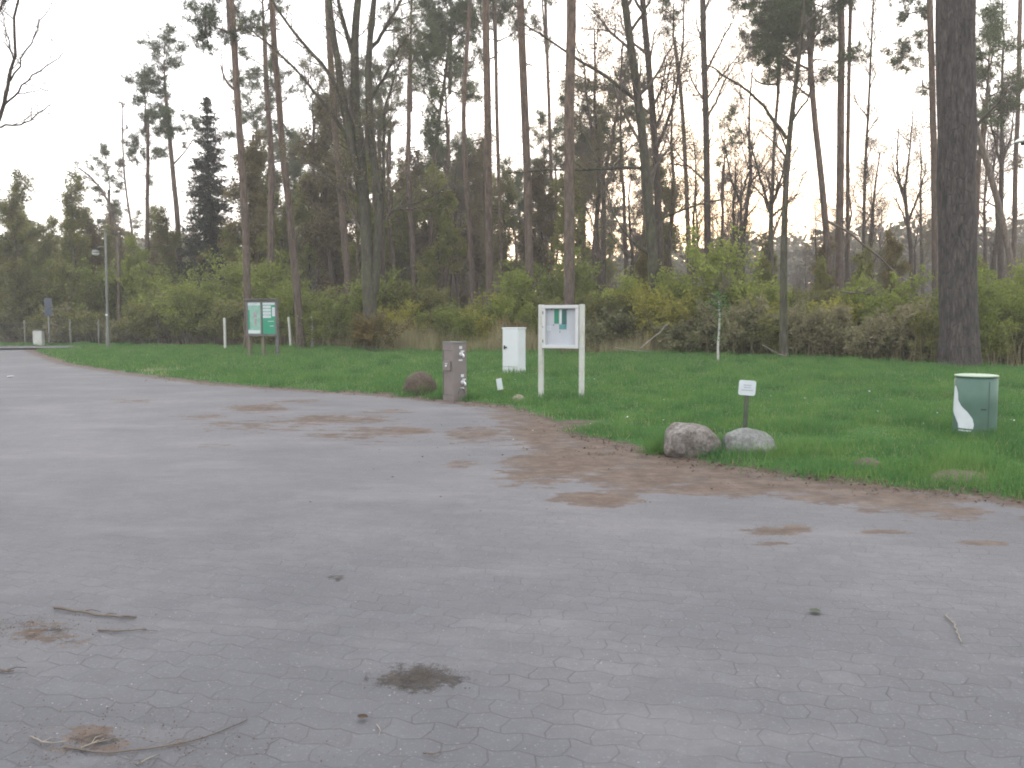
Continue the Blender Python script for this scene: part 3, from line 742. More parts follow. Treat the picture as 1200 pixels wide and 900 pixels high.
bare('thick leaning broadleaf tree with long level branch reaching left, centre right', 36, 769, [(766, 300), (758, 210), (748, 110), (731, 0), (722, -90)], 16, 8,
     [([(757, 197), (720, 196), (680, 200), (640, 198), (596, 203)], 4.2, 1.4), ([(748, 120), (715, 92), (670, 66), (640, 45), (606, 22)], 5, 1.6), ([(764, 262), (800, 245), (850, 232)], 3.4, 1.2), ([(762, 300), (735, 278), (715, 245), (712, 215)], 3.2, 1.2), ([(737, 40), (760, 5), (775, -30)], 4, 2)],
     num=11, t0=.35, limbnum=8)
bare('slimmer broadleaf tree close behind the leaning one with the level branch', 38, 776, [(773, 290), (769, 180), (759, 60), (752, 0), (748, -90)], 11, 7, [([(768, 180), (790, 120), (800, 60), (802, 0)], 4, 1.6)], num=10, t0=.4, limbnum=8, mat='grey_bark')
pine('slender pine with small tuft crown touching the top edge, right of centre', 48, 809, [(807, 280), (803, 180), (797, 90), (790, 45)], 8, 5, (2, (789, 52), 3.4, .62), 22)
bare('tall slim grey trunk right of the small crowned pine', 45, 830, [(829, 270), (828, 150), (824, 50), (822, -100)], 10, 7, [([(826, 120), (845, 90), (870, 60)], 2.4, 1)], num=12, t0=.35, mat='grey_bark')
bare('near slim tree with branch arching up to the left, right of the small birch', 27.5, 919, [(918, 320), (919, 250), (922, 190), (925, 150), (934, 90), (942, 20), (946, -60)], 11, 4,
     [([(922, 163), (905, 135), (880, 108), (852, 90), (828, 76)], 4.6, 1.6), ([(926, 145), (945, 120), (955, 95)], 3, 1.2)], dict(BARE, len=[2.2, 1.1, .6, .3], rmax=[.2, .035, .016, .009, .005], rmin=.004), num=10, t0=.3, limbnum=8)
pine('pine with dark dense crown above the near slim tree', 50, 906, [(904, 260), (907, 160), (914, 90), (916, 40)], 6, 4, (2, (912, 110), 4.6, 1.1), 18, extra=[(0, (885, 100), 3.2, .8), (2, (930, 50), 3.5, .9), (1, (893, 60), 3, .9)])
pine('leaning pine with dense dark crown, its trunk tilting left', 44, 976, [(971, 300), (963, 210), (951, 110), (948, 50), (950, -20)], 11, 7, (0, (948, 100), 7, 1.0), 12, extra=[(2, (905, 60), 4.0, 1.0), (1, (925, 95), 3.0, 1.0), (2, (960, 40), 4.0, .9)])
pine('tall straight dark pine just right of the leaning pine', 46, 984, [(984, 240), (986, 110), (986, 0), (986, -120)], 12, 9, (1, (986, 40), 10, .62), 14)
pine('thinner twin trunk touching the straight dark pine on its right', 47, 994, [(993, 240), (994, 110), (997, 0), (998, -100)], 6, 5, (4, (997, 20), 7, .7), 10)
bare('thin pale birch with fine upright twigs between the twin pine and the huge trunk', 50, 1012, [(1012, 280), (1013, 200), (1018, 130), (1021, 50), (1024, -10)], 5.5, 2, [], dict(BARE, len=[2.2, 1.0, .6, .35], ang=[(12, 35), (15, 40), (20, 45), (20, 45)]), mat='grey_bark', num=16, t0=.3)
pine('pine partly hidden on the left side of the huge foreground trunk', 46, 1097, [(1096, 250), (1094, 130), (1090, 40), (1088, -100)], 10, 8, (1, (1089, 60), 10, .8), 16, extra=[(4, (1082, 108), 2.5, .75)])
pine('huge thick dark pine trunk standing at the lawn edge on the right', 23.5, 1125, [(1123, 400), (1122, 300), (1120, 200), (1120, 100), (1121, 0), (1121, -330)], 40, 42.5, (1, (1121, -230), 11, 1.5), 4, 'old_bark', st=(.6, .95), side=28, extra=[(4, (1160, -30), 1.6, .6)])
bare('bare leaning trunk slanting up behind the huge pine on its right', 34, 1192, [(1187, 315), (1172, 245), (1152, 175), (1140, 140), (1130, 105)], 9, 7, [], mat='dead_wood', name='leaning_trunk', cat='dead tree', num=3, t0=.7)
bare('bare many twigged tree between the slanting trunk and the right edge', 48, 1174, [(1172, 260), (1174, 200), (1174, 160)], 10, 5, [([(1174, 165), (1174, 110), (1176, 60), (1175, 0)], 4, 1.6), ([(1173, 195), (1162, 150), (1160, 100)], 3, 1.2), ([(1174, 190), (1186, 160), (1188, 120)], 3, 1.2)], num=4, t0=.6, mat='grey_bark', limbnum=9)
pine('slim reddish pine near the right edge beside the lamp head', 52, 1187, [(1189, 240), (1192, 140), (1196, 40), (1197, -80)], 7.5, 5.5, (1, (1196, -20), 8, .8), 10)
bare('bare branching tree in the bright gap left of the huge trunk', 52, 1068, [(1068, 290), (1062, 250), (1060, 215)], 8, 4, [([(1061, 240), (1050, 195), (1053, 150)], 3.2, 1.2), ([(1064, 260), (1080, 220), (1086, 190)], 3.2, 1.2), ([(1060, 225), (1066, 180), (1070, 130)], 3, 1)], num=3, t0=.7, mat='grey_bark', limbnum=9)
bare('low bare tree with twisted limbs left of the near slim tree', 47, 872, [(870, 290), (868, 250), (868, 225)], 7, 4, [([(868, 240), (855, 205), (850, 170)], 3.2, 1.2), ([(868, 232), (880, 195), (882, 160)], 3.2, 1.2)], num=3, t0=.6, limbnum=9)
bare('dark bushy stemmed bare tree close to the left of the near slim tree', 40, 903, [(903, 300), (903, 250), (906, 215)], 8, 5, [([(904, 250), (890, 205), (878, 160)], 4, 1.4), ([(905, 240), (918, 200), (922, 170)], 3.5, 1.3), ([(905, 260), (895, 230), (880, 215)], 3, 1.2)], num=4, t0=.6, limbnum=10)

# dead bough hanging down, and fallen wood
def stick(name, label, Y, pts, w0, w1, mat, k=5, cat='branch', twigs=6, group=None, gnd=False):
    base = at(*pts[0], Y); P = resample([at(x, y, Y) - base for x, y in pts], 12)
    for i in range(1, 11): P[i] = P[i] + Vector((U_(-1, 1), U_(-3, 3), U_(-1, 1))) * w0 / 2000 * Y * .5
    rad = [(w0 + (w1 - w0) * i / 11) / 2000 * Y for i in range(12)]
    b = MB(); b.tube(P, rad, 7, 0); out = []
    if twigs: kids(out, P, rad, 0, 1, dict(BARE, len=[1, w0 / 1000 * Y * 8, w0 / 1000 * Y * 4, .1], max=3, num=[0, twigs, 2, 0]), .2, twigs); emit(b, out)
    return tag(b.build(name, [M[mat]], None, base), label, cat, group)
random.seed(5)
stick('dead_branch', 'long dead branch sagging down into the undergrowth left of the huge trunk', 33, [(968, 258), (1000, 275), (1030, 302), (1055, 322), (1076, 347)], 2.8, 1.4, 'twig')
stick('fallen_branch', 'pale barkless branch leaning on the brambles right of the notice board', 30.5, [(751, 408), (762, 398), (772, 391), (784, 377)], 1.8, 1.2, 'pale_wood', twigs=2)
stick('fallen_branch', 'forked pale twigs lying at the lawn edge right of the notice board', 30.8, [(720, 408), (735, 409), (748, 412), (762, 411)], 1.4, .8, 'pale_wood', twigs=5)
stick('fallen_branch', 'thin pale stick lying under the brambles left of the near slim tree', 26, [(893, 404), (903, 410), (915, 416), (922, 417)], 1.2, .8, 'pale_wood', twigs=1)
stick('brush_pile', 'heap of dark dead brushwood in the shrubs right of the near slim tree', 31, [(985, 342), (1005, 344), (1030, 346)], 2.6, 1.6, 'twig', twigs=16, cat='brushwood')

# ------------------------------------------------------------------ library of wood trees (trunk and crown meshes shared by copies)
def lib_pine(seed, H, ck, r=.15, n=16):
    random.seed(seed); P = [Vector((0, 0, -.3))]; x = y = 0
    for i in range(1, 9): x += U_(-.16, .16); y += U_(-.16, .16); P.append(Vector((x, y, H * .8 * i / 8)))
    rad = [r * (1.2 - .6 * i / 8) for i in range(9)]; mb = MB(); mb.tube(P, rad, 8); stubs(mb, P, rad, n, .35, .98)
    return mesh_from('trunk', mb, [M['pine_bark']]), PC[ck], tuple(P[-1] - Vector((0, 0, H * .16))), (H * .36 / PCH[ck])
def lib_broad(seed, H, leaf, nl, ls, mat='grey_bark', spread=1.0, num=13, t0=.3, r=.13):
    random.seed(seed); P = [Vector((0, 0, -.3))]; x = y = 0
    for i in range(1, 9): x += U_(-.2, .2); y += U_(-.2, .2); P.append(Vector((x, y, H * .9 * i / 8)))
    rad = [r * (1.15 - 1.0 * i / 8) + .015 for i in range(9)]
    tb = MB(); tb.tube(P, rad, 8); out = []
    cfg = dict(BARE, len=[H * .26 * spread, H * .12, H * .06, H * .035], rmax=[.2, .05, .022, .012, .007])
    kids(out, P, rad, 0, 0, cfg, t0, num)
    cb = MB(); emit(cb, out, 0, (6, 4, 3, 3, 3))
    if leaf: leaves(cb, pick(out, 3, nl), ls * 1.2, 1, .12)
    return mesh_from('trunk', tb, [M[mat]]), mesh_from('crown', cb, [M['twig'] if not leaf else M['twig_olive'], M[leaf or 'olive']]), (0, 0, 0), 1.0
LP = [lib_pine(21, 17, 0), lib_pine(22, 19, 1), lib_pine(23, 16, 2), lib_pine(24, 20, 3, .17), lib_pine(25, 17, 4, .13)]
LB = [lib_broad(31, 15, None, 0, 0), lib_broad(32, 13, None, 0, 0, spread=.8), lib_broad(33, 16, 'brownleaf', 1, .05, spread=.7), lib_broad(34, 11, None, 0, 0, spread=1.1)]
LL = [lib_broad(41, 12, 'olive', 4, .085, spread=1.15, t0=.15, num=15), lib_broad(42, 14, 'olive', 4, .08, spread=.9, t0=.2, num=16), lib_broad(43, 9, 'fresh', 4, .075, spread=1.2, t0=.1, num=14), lib_broad(44, 13, 'brownleaf', 4, .085, spread=1.0, t0=.15, num=16)]
placed = []
def far_enough(x, y, d):
    for a, b in placed:
        if (a - x) ** 2 + (b - y) ** 2 < d * d: return False
    placed.append((x, y)); return True
def put(lib, k, x, y, s, name, label, cat, group, sz=None):
    r = empty(name, (x, y, g1(x, y) - .05), label, cat, group, U_(0, 6.28)); r.scale = (s, s, sz or s)
    t, c, off, cs = lib[k]
    link('trunk', t, r); link('crown', c, r, off, U_(0, 6.28) if cs != 1.0 else 0, (cs * .85, cs * .85, cs))
def zone(n, x0, x1, Y0, Y1, choices, smin, smax, d=1.6):
    """n trees inside a wedge of the wood seen between photo columns x0 and x1"""
    k = 0; tries = 0
    while k < n and tries < n * 30:
        tries += 1
        Y = math.sqrt(U_(Y0 ** 2, Y1 ** 2)); px = U_(x0, x1); x = (px - 600) / 1000 * Y
        if sdist(np.array([x]), np.array([Y]), FOREST)[0] < 3 or not far_enough(x, Y, d): continue
        kind = random.choice(choices); s = U_(smin, smax); k += 1
        if kind == 'P': put(LP, random.randrange(5), x, Y, s, 'pine_tree', 'slim pine deep in the wood behind the nearer trunks', 'pine tree', 'pines deep in the wood')
        if kind == 'B': put(LB, random.randrange(4), x, Y, s, 'broadleaf_tree', 'slim leafless tree deep in the wood behind the undergrowth', 'tree', 'leafless trees deep in the wood')
        if kind == 'L': put(LL, random.choice([0, 1, 3]), x, Y, s, 'young_tree', 'young tree with thin olive spring leaves in the wood', 'tree', 'young trees coming into leaf')
        if kind == 'F': put(LL, 2, x, Y, s, 'young_tree', 'low young tree with fresh green leaves at the wood edge', 'tree', 'fresh green young trees')
        if kind == 'S':
            r = empty('spruce_tree', (x, Y, g1(x, Y)), 'dark spruce deep in the wood behind the nearer trunks', 'spruce tree', 'spruces deep in the wood', U_(0, 6)); r.scale = (s, s, s)
            link('trunk', SPR[1][0], r); link('crown', SPR[1][1], r)
random.seed(77)
zone(18, -60, 110, 55, 66, 'LLLFL', .55, .78, 1.8)
zone(24, -60, 150, 66, 100, 'LLPL', .55, .85, 2.2)
zone(20, 120, 330, 58, 95, 'LPLL', .55, .78, 1.8)
zone(7, 60, 330, 54, 62, 'FLF', .45, .7, 2.2)
zone(38, 290, 560, 50, 80, 'PPLLLLP', .85, 1.15, 1.6)
zone(16, 300, 570, 80, 120, 'PPLS', .9, 1.25, 2.5)
zone(34, 540, 770, 50, 100, 'PPPLBLL', .75, 1.05, 1.8)
zone(20, 540, 780, 75, 130, 'PPLB', .7, 1.0, 2.0)
zone(24, 740, 1250, 42, 90, 'BBBBBP', .7, 1.2, 1.8)
zone(36, 760, 1250, 50, 110, 'BBBL', .40, .65, 1.8)
zone(9, 690, 1060, 38, 56, 'B', .8, 1.15, 2.2)
zone(5, 1130, 1240, 38, 70, 'BBP', .8, 1.2, 1.8)
zone(12, 700, 1240, 36, 48, 'L', .28, .42, 2.0)

# ------------------------------------------------------------------ shrubs of the undergrowth
def lib_shrub(seed, W, H, nst, leaf, nl, ls, tw='twig_olive', arch=0.0):
    random.seed(seed); out = []
    cfg = dict(BARE, seg=[5, 4, 3, 2, 2], wob=[.16, .25, .3, .3, .3], up=[.3 - arch, .1 - arch * .5, 0, 0, 0], num=[7, 4, 3, 0], t0=[.2, .2, .2, .2], len=[H * .45, H * .24, H * .13, .1], rmax=[.022, .012, .007, .005, .004], rmin=.004, max=3, minz=-.5)
    for k in range(nst):
        a = U_(0, 6.28); r0 = U_(0, .35) * W * .5; d = Vector((math.cos(a) * U_(.1, 1) * W / H * .6, math.sin(a) * U_(.1, 1) * W / H * .6, 1))
        grow(out, Vector((math.cos(a) * r0, math.sin(a) * r0, -.1)), d, H * U_(.6, 1.0), .02, 0, cfg)
    st_ = MB(); emit(st_, out, 0, (5, 4, 3, 3)); fo = MB(); leaves(fo, pick(out, 1, nl), ls * 1.25, 0, .06)
    return mesh_from('stems', st_, [M[tw]]), mesh_from('foliage', fo, [M[leaf]])
SH = {'G': [lib_shrub(51, 2.6, 2.6, 12, 'fresh', 4, .05), lib_shrub(52, 2.2, 3.0, 10, 'fresh', 4, .05)],
      'Y': [lib_shrub(53, 2.4, 2.4, 12, 'yellow', 3, .05)],
      'B': [lib_shrub(54, 2.8, 1.5, 16, 'bramble', 3, .05, 'twig', .6), lib_shrub(55, 2.4, 1.8, 14, 'bramble', 3, .055, 'twig', .5)],
      'O': [lib_shrub(56, 2.4, 2.2, 12, 'olive', 4, .05)],
      'R': [lib_shrub(57, 1.7, 1.6, 10, 'rusty', 4, .045)]}
SL = {'G': ('leafy_shrub', 'fresh green shrub in the band of undergrowth before the wood', 'fresh green shrubs in the undergrowth'),
      'Y': ('leafy_shrub', 'yellow green shrub glowing in the undergrowth', 'yellow green shrubs in the undergrowth'),
      'B': ('bramble_bush', 'brownish arching bramble bush in the undergrowth', 'brambles in the undergrowth'),
      'O': ('leafy_shrub', 'dull olive shrub in the undergrowth before the wood', 'olive shrubs in the undergrowth')}
def shrub(kind, x, y, s, label=None, group=None, sz=None, name=None):
    n, l, g = SL.get(kind, ('leafy_shrub', '', None))
    r = empty(name or n, (x, y, g1(x, y) - .03), label or l, 'shrub', None if label else g, U_(0, 6.28)); r.scale = (s, s, sz or s)
    a, b = random.choice(SH[kind]); link('stems', a, r); link('foliage', b, r)
random.seed(99)
shrub('R', (437 - 600) / 1000 * 35.2, 35.2, 1.0, 'rust tinged low bush at the foot of the oak')
shrub('R', (596 - 600) / 1000 * 35, 35.0, .8, 'small golden bush behind the white cabinet')
def row(px0, px1, n, off0, off1, kinds, smin, smax):
    for k in range(n):
        px = px0 + (px1 - px0) * (k + U_(.1, .9)) / n; t = (px - 600) / 1000
        Yf = 60
        for Y in np.arange(15, 70, .4):
            if sdist(np.array([t * Y]), np.array([Y]), FOREST)[0] > 0: Yf = Y; break
        Y = Yf + U_(off0, off1); q = U_(smin * .72, smax * 1.12); shrub(random.choice(kinds), t * Y, Y, q, sz=q * U_(.75, 1.3))
row(-20, 230, 13, 1.0, 3.5, 'OBGO', .8, 1.25)
row(0, 230, 9, 3, 8, 'OGG', 1.1, 1.7)
row(225, 440, 14, .9, 3, 'GGGO', .7, 1.1)
row(225, 440, 11, 3, 8, 'GGO', .9, 1.3)
row(440, 700, 16, 1.6, 4, 'OYGO', .6, .95)
row(440, 720, 10, 3, 7, 'OGO', .9, 1.2)
row(460, 760, 14, 5, 12, 'OGO', .7, 1.05)
row(690, 800, 7, .6, 2.5, 'BBO', .7, 1.0)
row(700, 900, 10, 2, 5, 'OYG', .7, 1.0)
row(770, 900, 10, 2.2, 5, 'GGY', .9, 1.15)
row(790, 1110, 16, .3, 1.6, 'BBBO', .6, .95)
row(920, 1110, 10, 2.2, 5, 'BOYB', .65, .9)
row(900, 1230, 18, 4, 9, 'YOGYO', .75, 1.05)
row(1130, 1260, 8, .6, 3.2, 'BOBG', .7, 1.1)
row(1130, 1260, 6, 3, 6, 'YGG', .75, 1.0)
row(780, 1230, 16, 8, 20, 'OBO', .8, 1.15)

# dry reeds and last year's stalks
dg = MB()
def dm(x, y):
    f = sdist(x, y, FOREST); n = fbm(x * .9 + 3, y * .9, 3); px = x / y * 1000 + 600
    return (f > -.25 + (n - .5)) & (f < 3.2) & (rng.random(len(x)) < sstep(430, 500, px) * (1 - sstep(735, 800, px)) + .07) & (n > .32)
blades(300, (-12, 16, 22, 42), .5, 1.5, .020, dm, dg, 0, .3, .8)
tag(dg.build('dry_grass', [M['straw']]), 'dry pale stalks and dead grass along the foot of the wood', 'dry grass', kind='stuff')

# far wood as one mass
fw = MB(); P = []; PT = []
frng = np.random.default_rng(3)
for k in range(700):
    Y = frng.uniform(125, 230); px = frng.uniform(-120, 1330); x = (px - 600) / 1000 * Y
    H = np.interp(px, [0, 300, 560, 650, 760, 900, 1200], [100, 105, 88, 66, 92, 112, 126]) / 1000 * Y * frng.uniform(.72, 1.03) + 1.4
    R0 = frng.uniform(2.2, 4.2); n = 130
    u = frng.normal(0, 1, (n, 3)); u /= np.linalg.norm(u, axis=1, keepdims=True); u *= frng.uniform(.35, 1, (n, 1)) ** .5
    P.append(u * np.array([R0, R0, H * .42]) + np.array([x, Y, H * .58])); fw.tube([(x, Y, -.2), (x + .3, Y, H * .5), (x, Y, H * .95)], [.22, .16, .04], 4, 1)
leaves(fw, np.concatenate(P), .7, 0, .3)
tag(fw.build('far_wood', [M['far'], M['grey_bark']]), 'far off wood closing the view behind the trunks', 'wood', kind='stuff')

# ------------------------------------------------------------------ small things along the lawn
def rotz(a): return Matrix.Rotation(a, 3, 'Z')
def rock(name, label, px, py, w, h, d, mat, seed, pls=None, flat=0.0, rz=0.0, cut=0.0, lo=.74, hi=.97):
    c = on_ground(px, py); random.seed(seed)
    bm = bmesh.new(); bmesh.ops.create_icosphere(bm, subdivisions=4, radius=1)
    planes = [Vector((U_(-1, 1), U_(-1, 1), U_(-.2, 1))).normalized() for _ in range(11)]
    offs = [U_(lo, hi) for _ in planes]
    from mathutils import noise as mn
    if pls: planes = [Vector(q[:3]).normalized() for q in pls]; offs = [q[3] for q in pls]
    for v in bm.verts:
        p = v.co.normalized()
        for q, o in zip(planes, offs):
            e = p.dot(q) - o
            if e > 0: p = p - q * e * .85
        p += p.normalized() * (mn.noise(p * 2.2 + Vector((seed, 0, 0))) * .10 + mn.noise(p * 6 + Vector((seed, 0, 0))) * .035 + mn.noise(p * 16) * .012)
        if flat and p.z > flat: p.z = flat + (p.z - flat) * .35
        v.co = Vector((p.x * w / 2, p.y * d / 2, p.z * h * .62 + h * .34))
    zs_ = max(v.co.z for v in bm.verts)
    for v in bm.verts: v.co.z *= h / zs_
    b = MB(); b.bm(bm, (0, 0, 0), rotz(rz), 0, True)
    return tag(b.build(name, [M[mat]], None, (c.x, c.y, c.z - .03)), label, 'boulder' if w > .4 else 'stone')
rock('boulder', 'dark mossy rounded boulder left of the grey supply column', 492, 462, .68, .52, .55, 'rock_moss', 3, lo=.95, hi=1.1)
rock('boulder', 'angular flat topped boulder, left of the two beside the small sign', 811, 533, .70, .40, .5, 'rock_grey', 8, [(.12, -.15, 1, .50), (-1, -.15, .15, .80), (-.5, -.3, .9, .66), (.75, -.2, .65, .70), (.2, -1, .35, .60), (-.4, -1, .1, .68), (0, -.8, -.6, .5), (.6, -.7, -.3, .72), (1, .1, .1, .86)])
rock('boulder', 'smooth domed pale boulder in front of the small sign post', 875, 531, .68, .34, .5, 'rock_pale', 12)
rock('stone', 'small tan stone in the grass right of the leaning white tag', 608, 470, .27, .16, .2, 'rock_tan', 21)
rock('stone', 'tiny pale pebble on the sand below the small tan stone', 612, 481, .07, .04, .05, 'rock_tan', 22)
def mound(label, px, py, w, h):
    c = on_ground(px, py); b = MB(); n = 22; V = []; F = []
    for i in range(n + 1):
        for j in range(n + 1):
            u, v = i / n * 2 - 1, j / n * 2 - 1; r = math.hypot(u, v); hh = max(0, 1 - r * r) * (.7 + .6 * float(vnoise(u * 3 + px, v * 3)))
            x, y = c.x + u * w / 2, c.y + v * w * .42
            V.append((x - c.x, y - c.y, g1(x, y) - c.z + hh * h - .02 * (r > .95)))
    for i in range(n):
        for j in range(n): F.append([i * (n + 1) + j, (i + 1) * (n + 1) + j, (i + 1) * (n + 1) + j + 1, i * (n + 1) + j + 1])
    b.add(V, F, 0, True); tag(b.build('earth_mound', [M['soil']], None, c), label, 'earth mound')
mound('small flat mound of bare earth in the lawn, left of two near the green drum', 1016, 545, .36, .07)
mound('wide flat mound of bare earth at the lawn edge in front of the green drum', 1122, 560, .62, .075)

# grey supply column with taps
c = on_ground(533, 468); D = .34
col = empty('supply_column', (c.x, c.y, c.z - .02), 'taupe metal water supply column with taps at the paving edge', 'supply column', rz=math.radians(43))
b = MB(); b.box((0, 0, .575), (D, D, 1.15), None, 0, .008); b.build('housing', [M['steel']], col)
b = MB(); b.box((0, 0, 1.162), (D + .02, D + .02, .022), None, 0, .004); b.build('lid', [M['galv']], col)
b = MB(); b.box((-D / 2 - .022, 0, .70), (.044, .20, .19), None, 0, .005); bx = b.build('coin_box', [M['steel']], col)
b = MB(); b.tube([(-D / 2 - .045, 0, .70), (-D / 2 - .06, 0, .70)], [.022, .022], 12, 0); b.box((-D / 2 - .047, 0, .745), (.006, .08, .012), None, 0); b.build('coin_slot', [M['chrome']], bx)
b = MB(); b.box((-D / 2 - .004, 0, 1.0), (.006, .28, .006)); b.box((-D / 2 - .004, 0, .12), (.006, .28, .006)); b.box((-D / 2 - .004, .14, .56), (.006, .006, .88)); b.build('door_seam', [M['dark_gap']], col)
for z, xo in ((.93, .02), (.37, .06)):
    b = MB(); b.tube([(xo, -D / 2 + .01, z), (xo, -D / 2 - .05, z), (xo, -D / 2 - .085, z - .02), (xo, -D / 2 - .09, z - .06)], [.022, .02, .019, .022], 10)
    b.tube([(xo, -D / 2 + .002, z), (xo, -D / 2 - .012, z)], [.042, .038], 14); b.tube([(xo, -D / 2 - .05, z), (xo, -D / 2 - .05, z + .05)], [.012, .01], 8)
    b.box((xo, -D / 2 - .05, z + .06), (.085, .018, .02), None, 0, .004); b.build('tap', [M['chrome']], col)
    b = MB(); b.box((xo - .005, -D / 2 - .003, z + .13), (.07, .006, .055), None, 0); b.box((xo - .01, -D / 2 - .003, z - .12), (.09, .006, .03), None, 0); b.build('label_plate', [M['paper_white']], col)
b = MB(); ring = [(math.cos(a) * .085 + .03, -D / 2 - .012, .14 + math.sin(a) * .11) for a in np.linspace(0, math.pi * 1.0, 12)]; b.tube(ring, [.008] * 12, 6); b.build('hose_loop', [M['frame_wood']], col)

# white electrical cabinet
c = on_ground(603, 441); c = Vector(((602.5 - 600) / 1000 * 22.3, 22.3, g1(0, 22.3)))
hh = (at(600, 384, 22.3).z - c.z)
cab = empty('electrical_cabinet', c, 'tall white electrical cabinet with black handle standing on the lawn', 'electrical cabinet', rz=math.radians(-26))
W, Dp = .46, .44
b = MB(); b.box((0, 0, .10 + (hh - .13) / 2 + .02), (W, Dp, hh - .14), None, 0, .012); b.build('housing', [M['grey_cab']], cab)
b = MB(); b.box((0, -Dp / 2 - .007, .14 + (hh - .2) / 2 + .03), (W - .03, .016, hh - .22), None, 0, .006); dr = b.build('door', [M['grey_cab']], cab)
b = MB(); b.box((-W / 2 + .07, -Dp / 2 - .028, hh * .57), (.035, .028, .10), None, 0, .006); b.box((-W / 2 + .10, -Dp / 2 - .034, hh * .57), (.085, .024, .035), None, 0, .006); b.build('handle', [M['black']], dr)
b = MB(); b.box((0, 0, .055), (W + .01, Dp + .01, .16), None, 0, .008); b.build('plinth', [M['grey_cab']], cab)
b = MB(); b.box((0, 0, hh - .012), (W + .03, Dp + .03, .035), None, 0, .01); b.build('roof_cap', [M['grey_cab']], cab)

# leaning white tag
c = on_ground(586, 462)
tg = empty('marker_tag', c, 'small white tag leaning on a short stake between column and stone', 'marker')
rt = Matrix.Rotation(math.radians(-9), 3, 'Y') @ Matrix.Rotation(math.radians(24), 3, 'Z')
b = MB(); b.box((-.01, 0, .21), (.125, .012, .24), rt, 0, .005); b.build('plate', [M['paper_white']], tg)
b = MB(); b.tube([(.025, .01, -.05), (.01, .012, .12), (-.01, .014, .26)], [.012, .012, .012], 6); b.build('stake', [M['galv']], tg)

# white notice board
pl = at(634, 468, 16.7); prr = at(681.5, 471, 16.35)
cb = Vector(((pl.x + prr.x) / 2, (pl.y + prr.y) / 2, 0)); cb.z = g1(cb.x, cb.y)
ang = math.atan2(prr.y - pl.y, prr.x - pl.x); span = (Vector(prr.xy) - Vector(pl.xy)).length
zt = at(634, 357, 16.6).z - cb.z; zb = at(634, 408, 16.6).z - cb.z
nb = empty('notice_board', cb, 'white framed notice board on two posts with green papers pinned inside', 'notice board', rz=ang)
for s in (-1, 1):
    b = MB(); b.box((s * span / 2, 0, zt / 2 - .05), (.085, .10, zt + .1), None, 0, .008); b.build('post', [M['white_post']], nb)
iw = span - .095; ch = zt - zb - .01; cz = (zt + zb) / 2 - .01; fr = .065
b = MB()
b.box((0, -.03, zb + fr / 2), (iw, .10, fr), None, 0, .006); b.box((0, -.03, zt - .01 - fr / 2), (iw, .10, fr), None, 0, .006)
b.box((-iw / 2 + fr / 2, -.03, cz), (fr, .098, ch - 2 * fr), None, 0, .006); b.box((iw / 2 - fr / 2, -.03, cz), (fr, .098, ch - 2 * fr), None, 0, .006)
fm = b.build('frame', [M['white_metal']], nb)
b = MB(); b.box((-iw / 2 + .02, -.084, cz + ch * .33), (.02, .012, .06), None, 0, .003); b.box((-iw / 2 + .02, -.084, cz - ch * .33), (.02, .012, .06), None, 0, .003); b.box((-iw / 2 + .02, -.084, cz), (.016, .012, .03), None, 0, .003); b.build('hinge', [M['galv']], fm)
b = MB(); b.box((0, .015, cz), (iw - .04, .02, ch - .04), None, 0); b.build('back_panel', [M['board_back']], nb)
ti = zt - .01 - fr
def paper(x, z, w, h, mt, y=-.001, nm='notice_paper'):
    b = MB(); b.box((x, y, z), (w, .004, h), None, 0); return b.build(nm, [M[mt]], nb)
paper(-.10, ti - .155, .095, .27, 'paper_green'); paper(.055, ti - .165, .10, .29, 'paper_dark'); paper(-.018, ti - .15, .05, .28, 'paper_white')
paper(.03, ti - .355, .15, .085, 'paper_teal'); paper(-.26, ti - .38, .09, .09, 'paper_white')
for x, z in ((-.20, -.02), (-.16, -.32), (.0, -.72), (.12, -.02), (-.03, -.45)): 
    b = MB(); b.tube([(x, .003, ti + z), (x, -.012, ti + z)], [.009, .009], 8); b.build('pin', [M['black']], nb)
for k in range(3):
    b = MB(); b.box((-.26, -.005, ti - .36 - k * .02), (.07, .002, .005)); b.build('print_line', [M['ink']], nb)

# green double info board
Y0 = 33.0
c = Vector(((308 - 600) / 1000 * Y0, Y0, 0)); c.z = g1(c.x, c.y); ztop = at(308, 352, Y0).z - c.z; zbot = at(308, 394, Y0).z - c.z
ib = empty('info_board', c, 'double green information board in dark wooden frame near the oak', 'information board', rz=math.radians(-14))
BW = 1.30
for x, mt in ((-BW / 2 + .05, 'post_wood'), (0, 'post_wood'), (BW / 2 - .05, 'frame_wood')):
    b = MB(); b.box((x, .06, ztop / 2 - .08), (.10, .10, ztop + .10), None, 0, .006); b.build('post', [M[mt]], ib)
b = MB()
b.box((0, -.02, ztop - .03), (BW + .02, .075, .09), None, 0, .005); b.box((0, -.02, zbot + .04), (BW + .02, .075, .08), None, 0, .005)
for x in (-BW / 2 + .035, 0, BW / 2 - .035): b.box((x, -.02, (ztop + zbot) / 2), (.07, .073, ztop - zbot - .16), None, 0, .004)
b.build('frame', [M['frame_wood']], ib)
b = MB(); b.box((0, -.03, ztop + .035), (BW + .12, .20, .035), Matrix.Rotation(math.radians(-6), 3, 'X'), 0, .004); b.build('roof_board', [M['frame_wood']], ib)
pw = BW / 2 - .09; ph = ztop - zbot - .17; pcz = (ztop + zbot) / 2 + .005
def strip(par, x, z, w, h, mt, y=-.045, nm='print'):
    b = MB(); b.box((x, y, z), (w, .004, h), None, 0); return b.build(nm, [M[mt]], par)
xl, xr = -BW / 4, BW / 4
b = MB(); b.box((xl, -.032, pcz), (pw, .012, ph)); p1 = b.build('map_panel', [M['sign_pale']], ib)
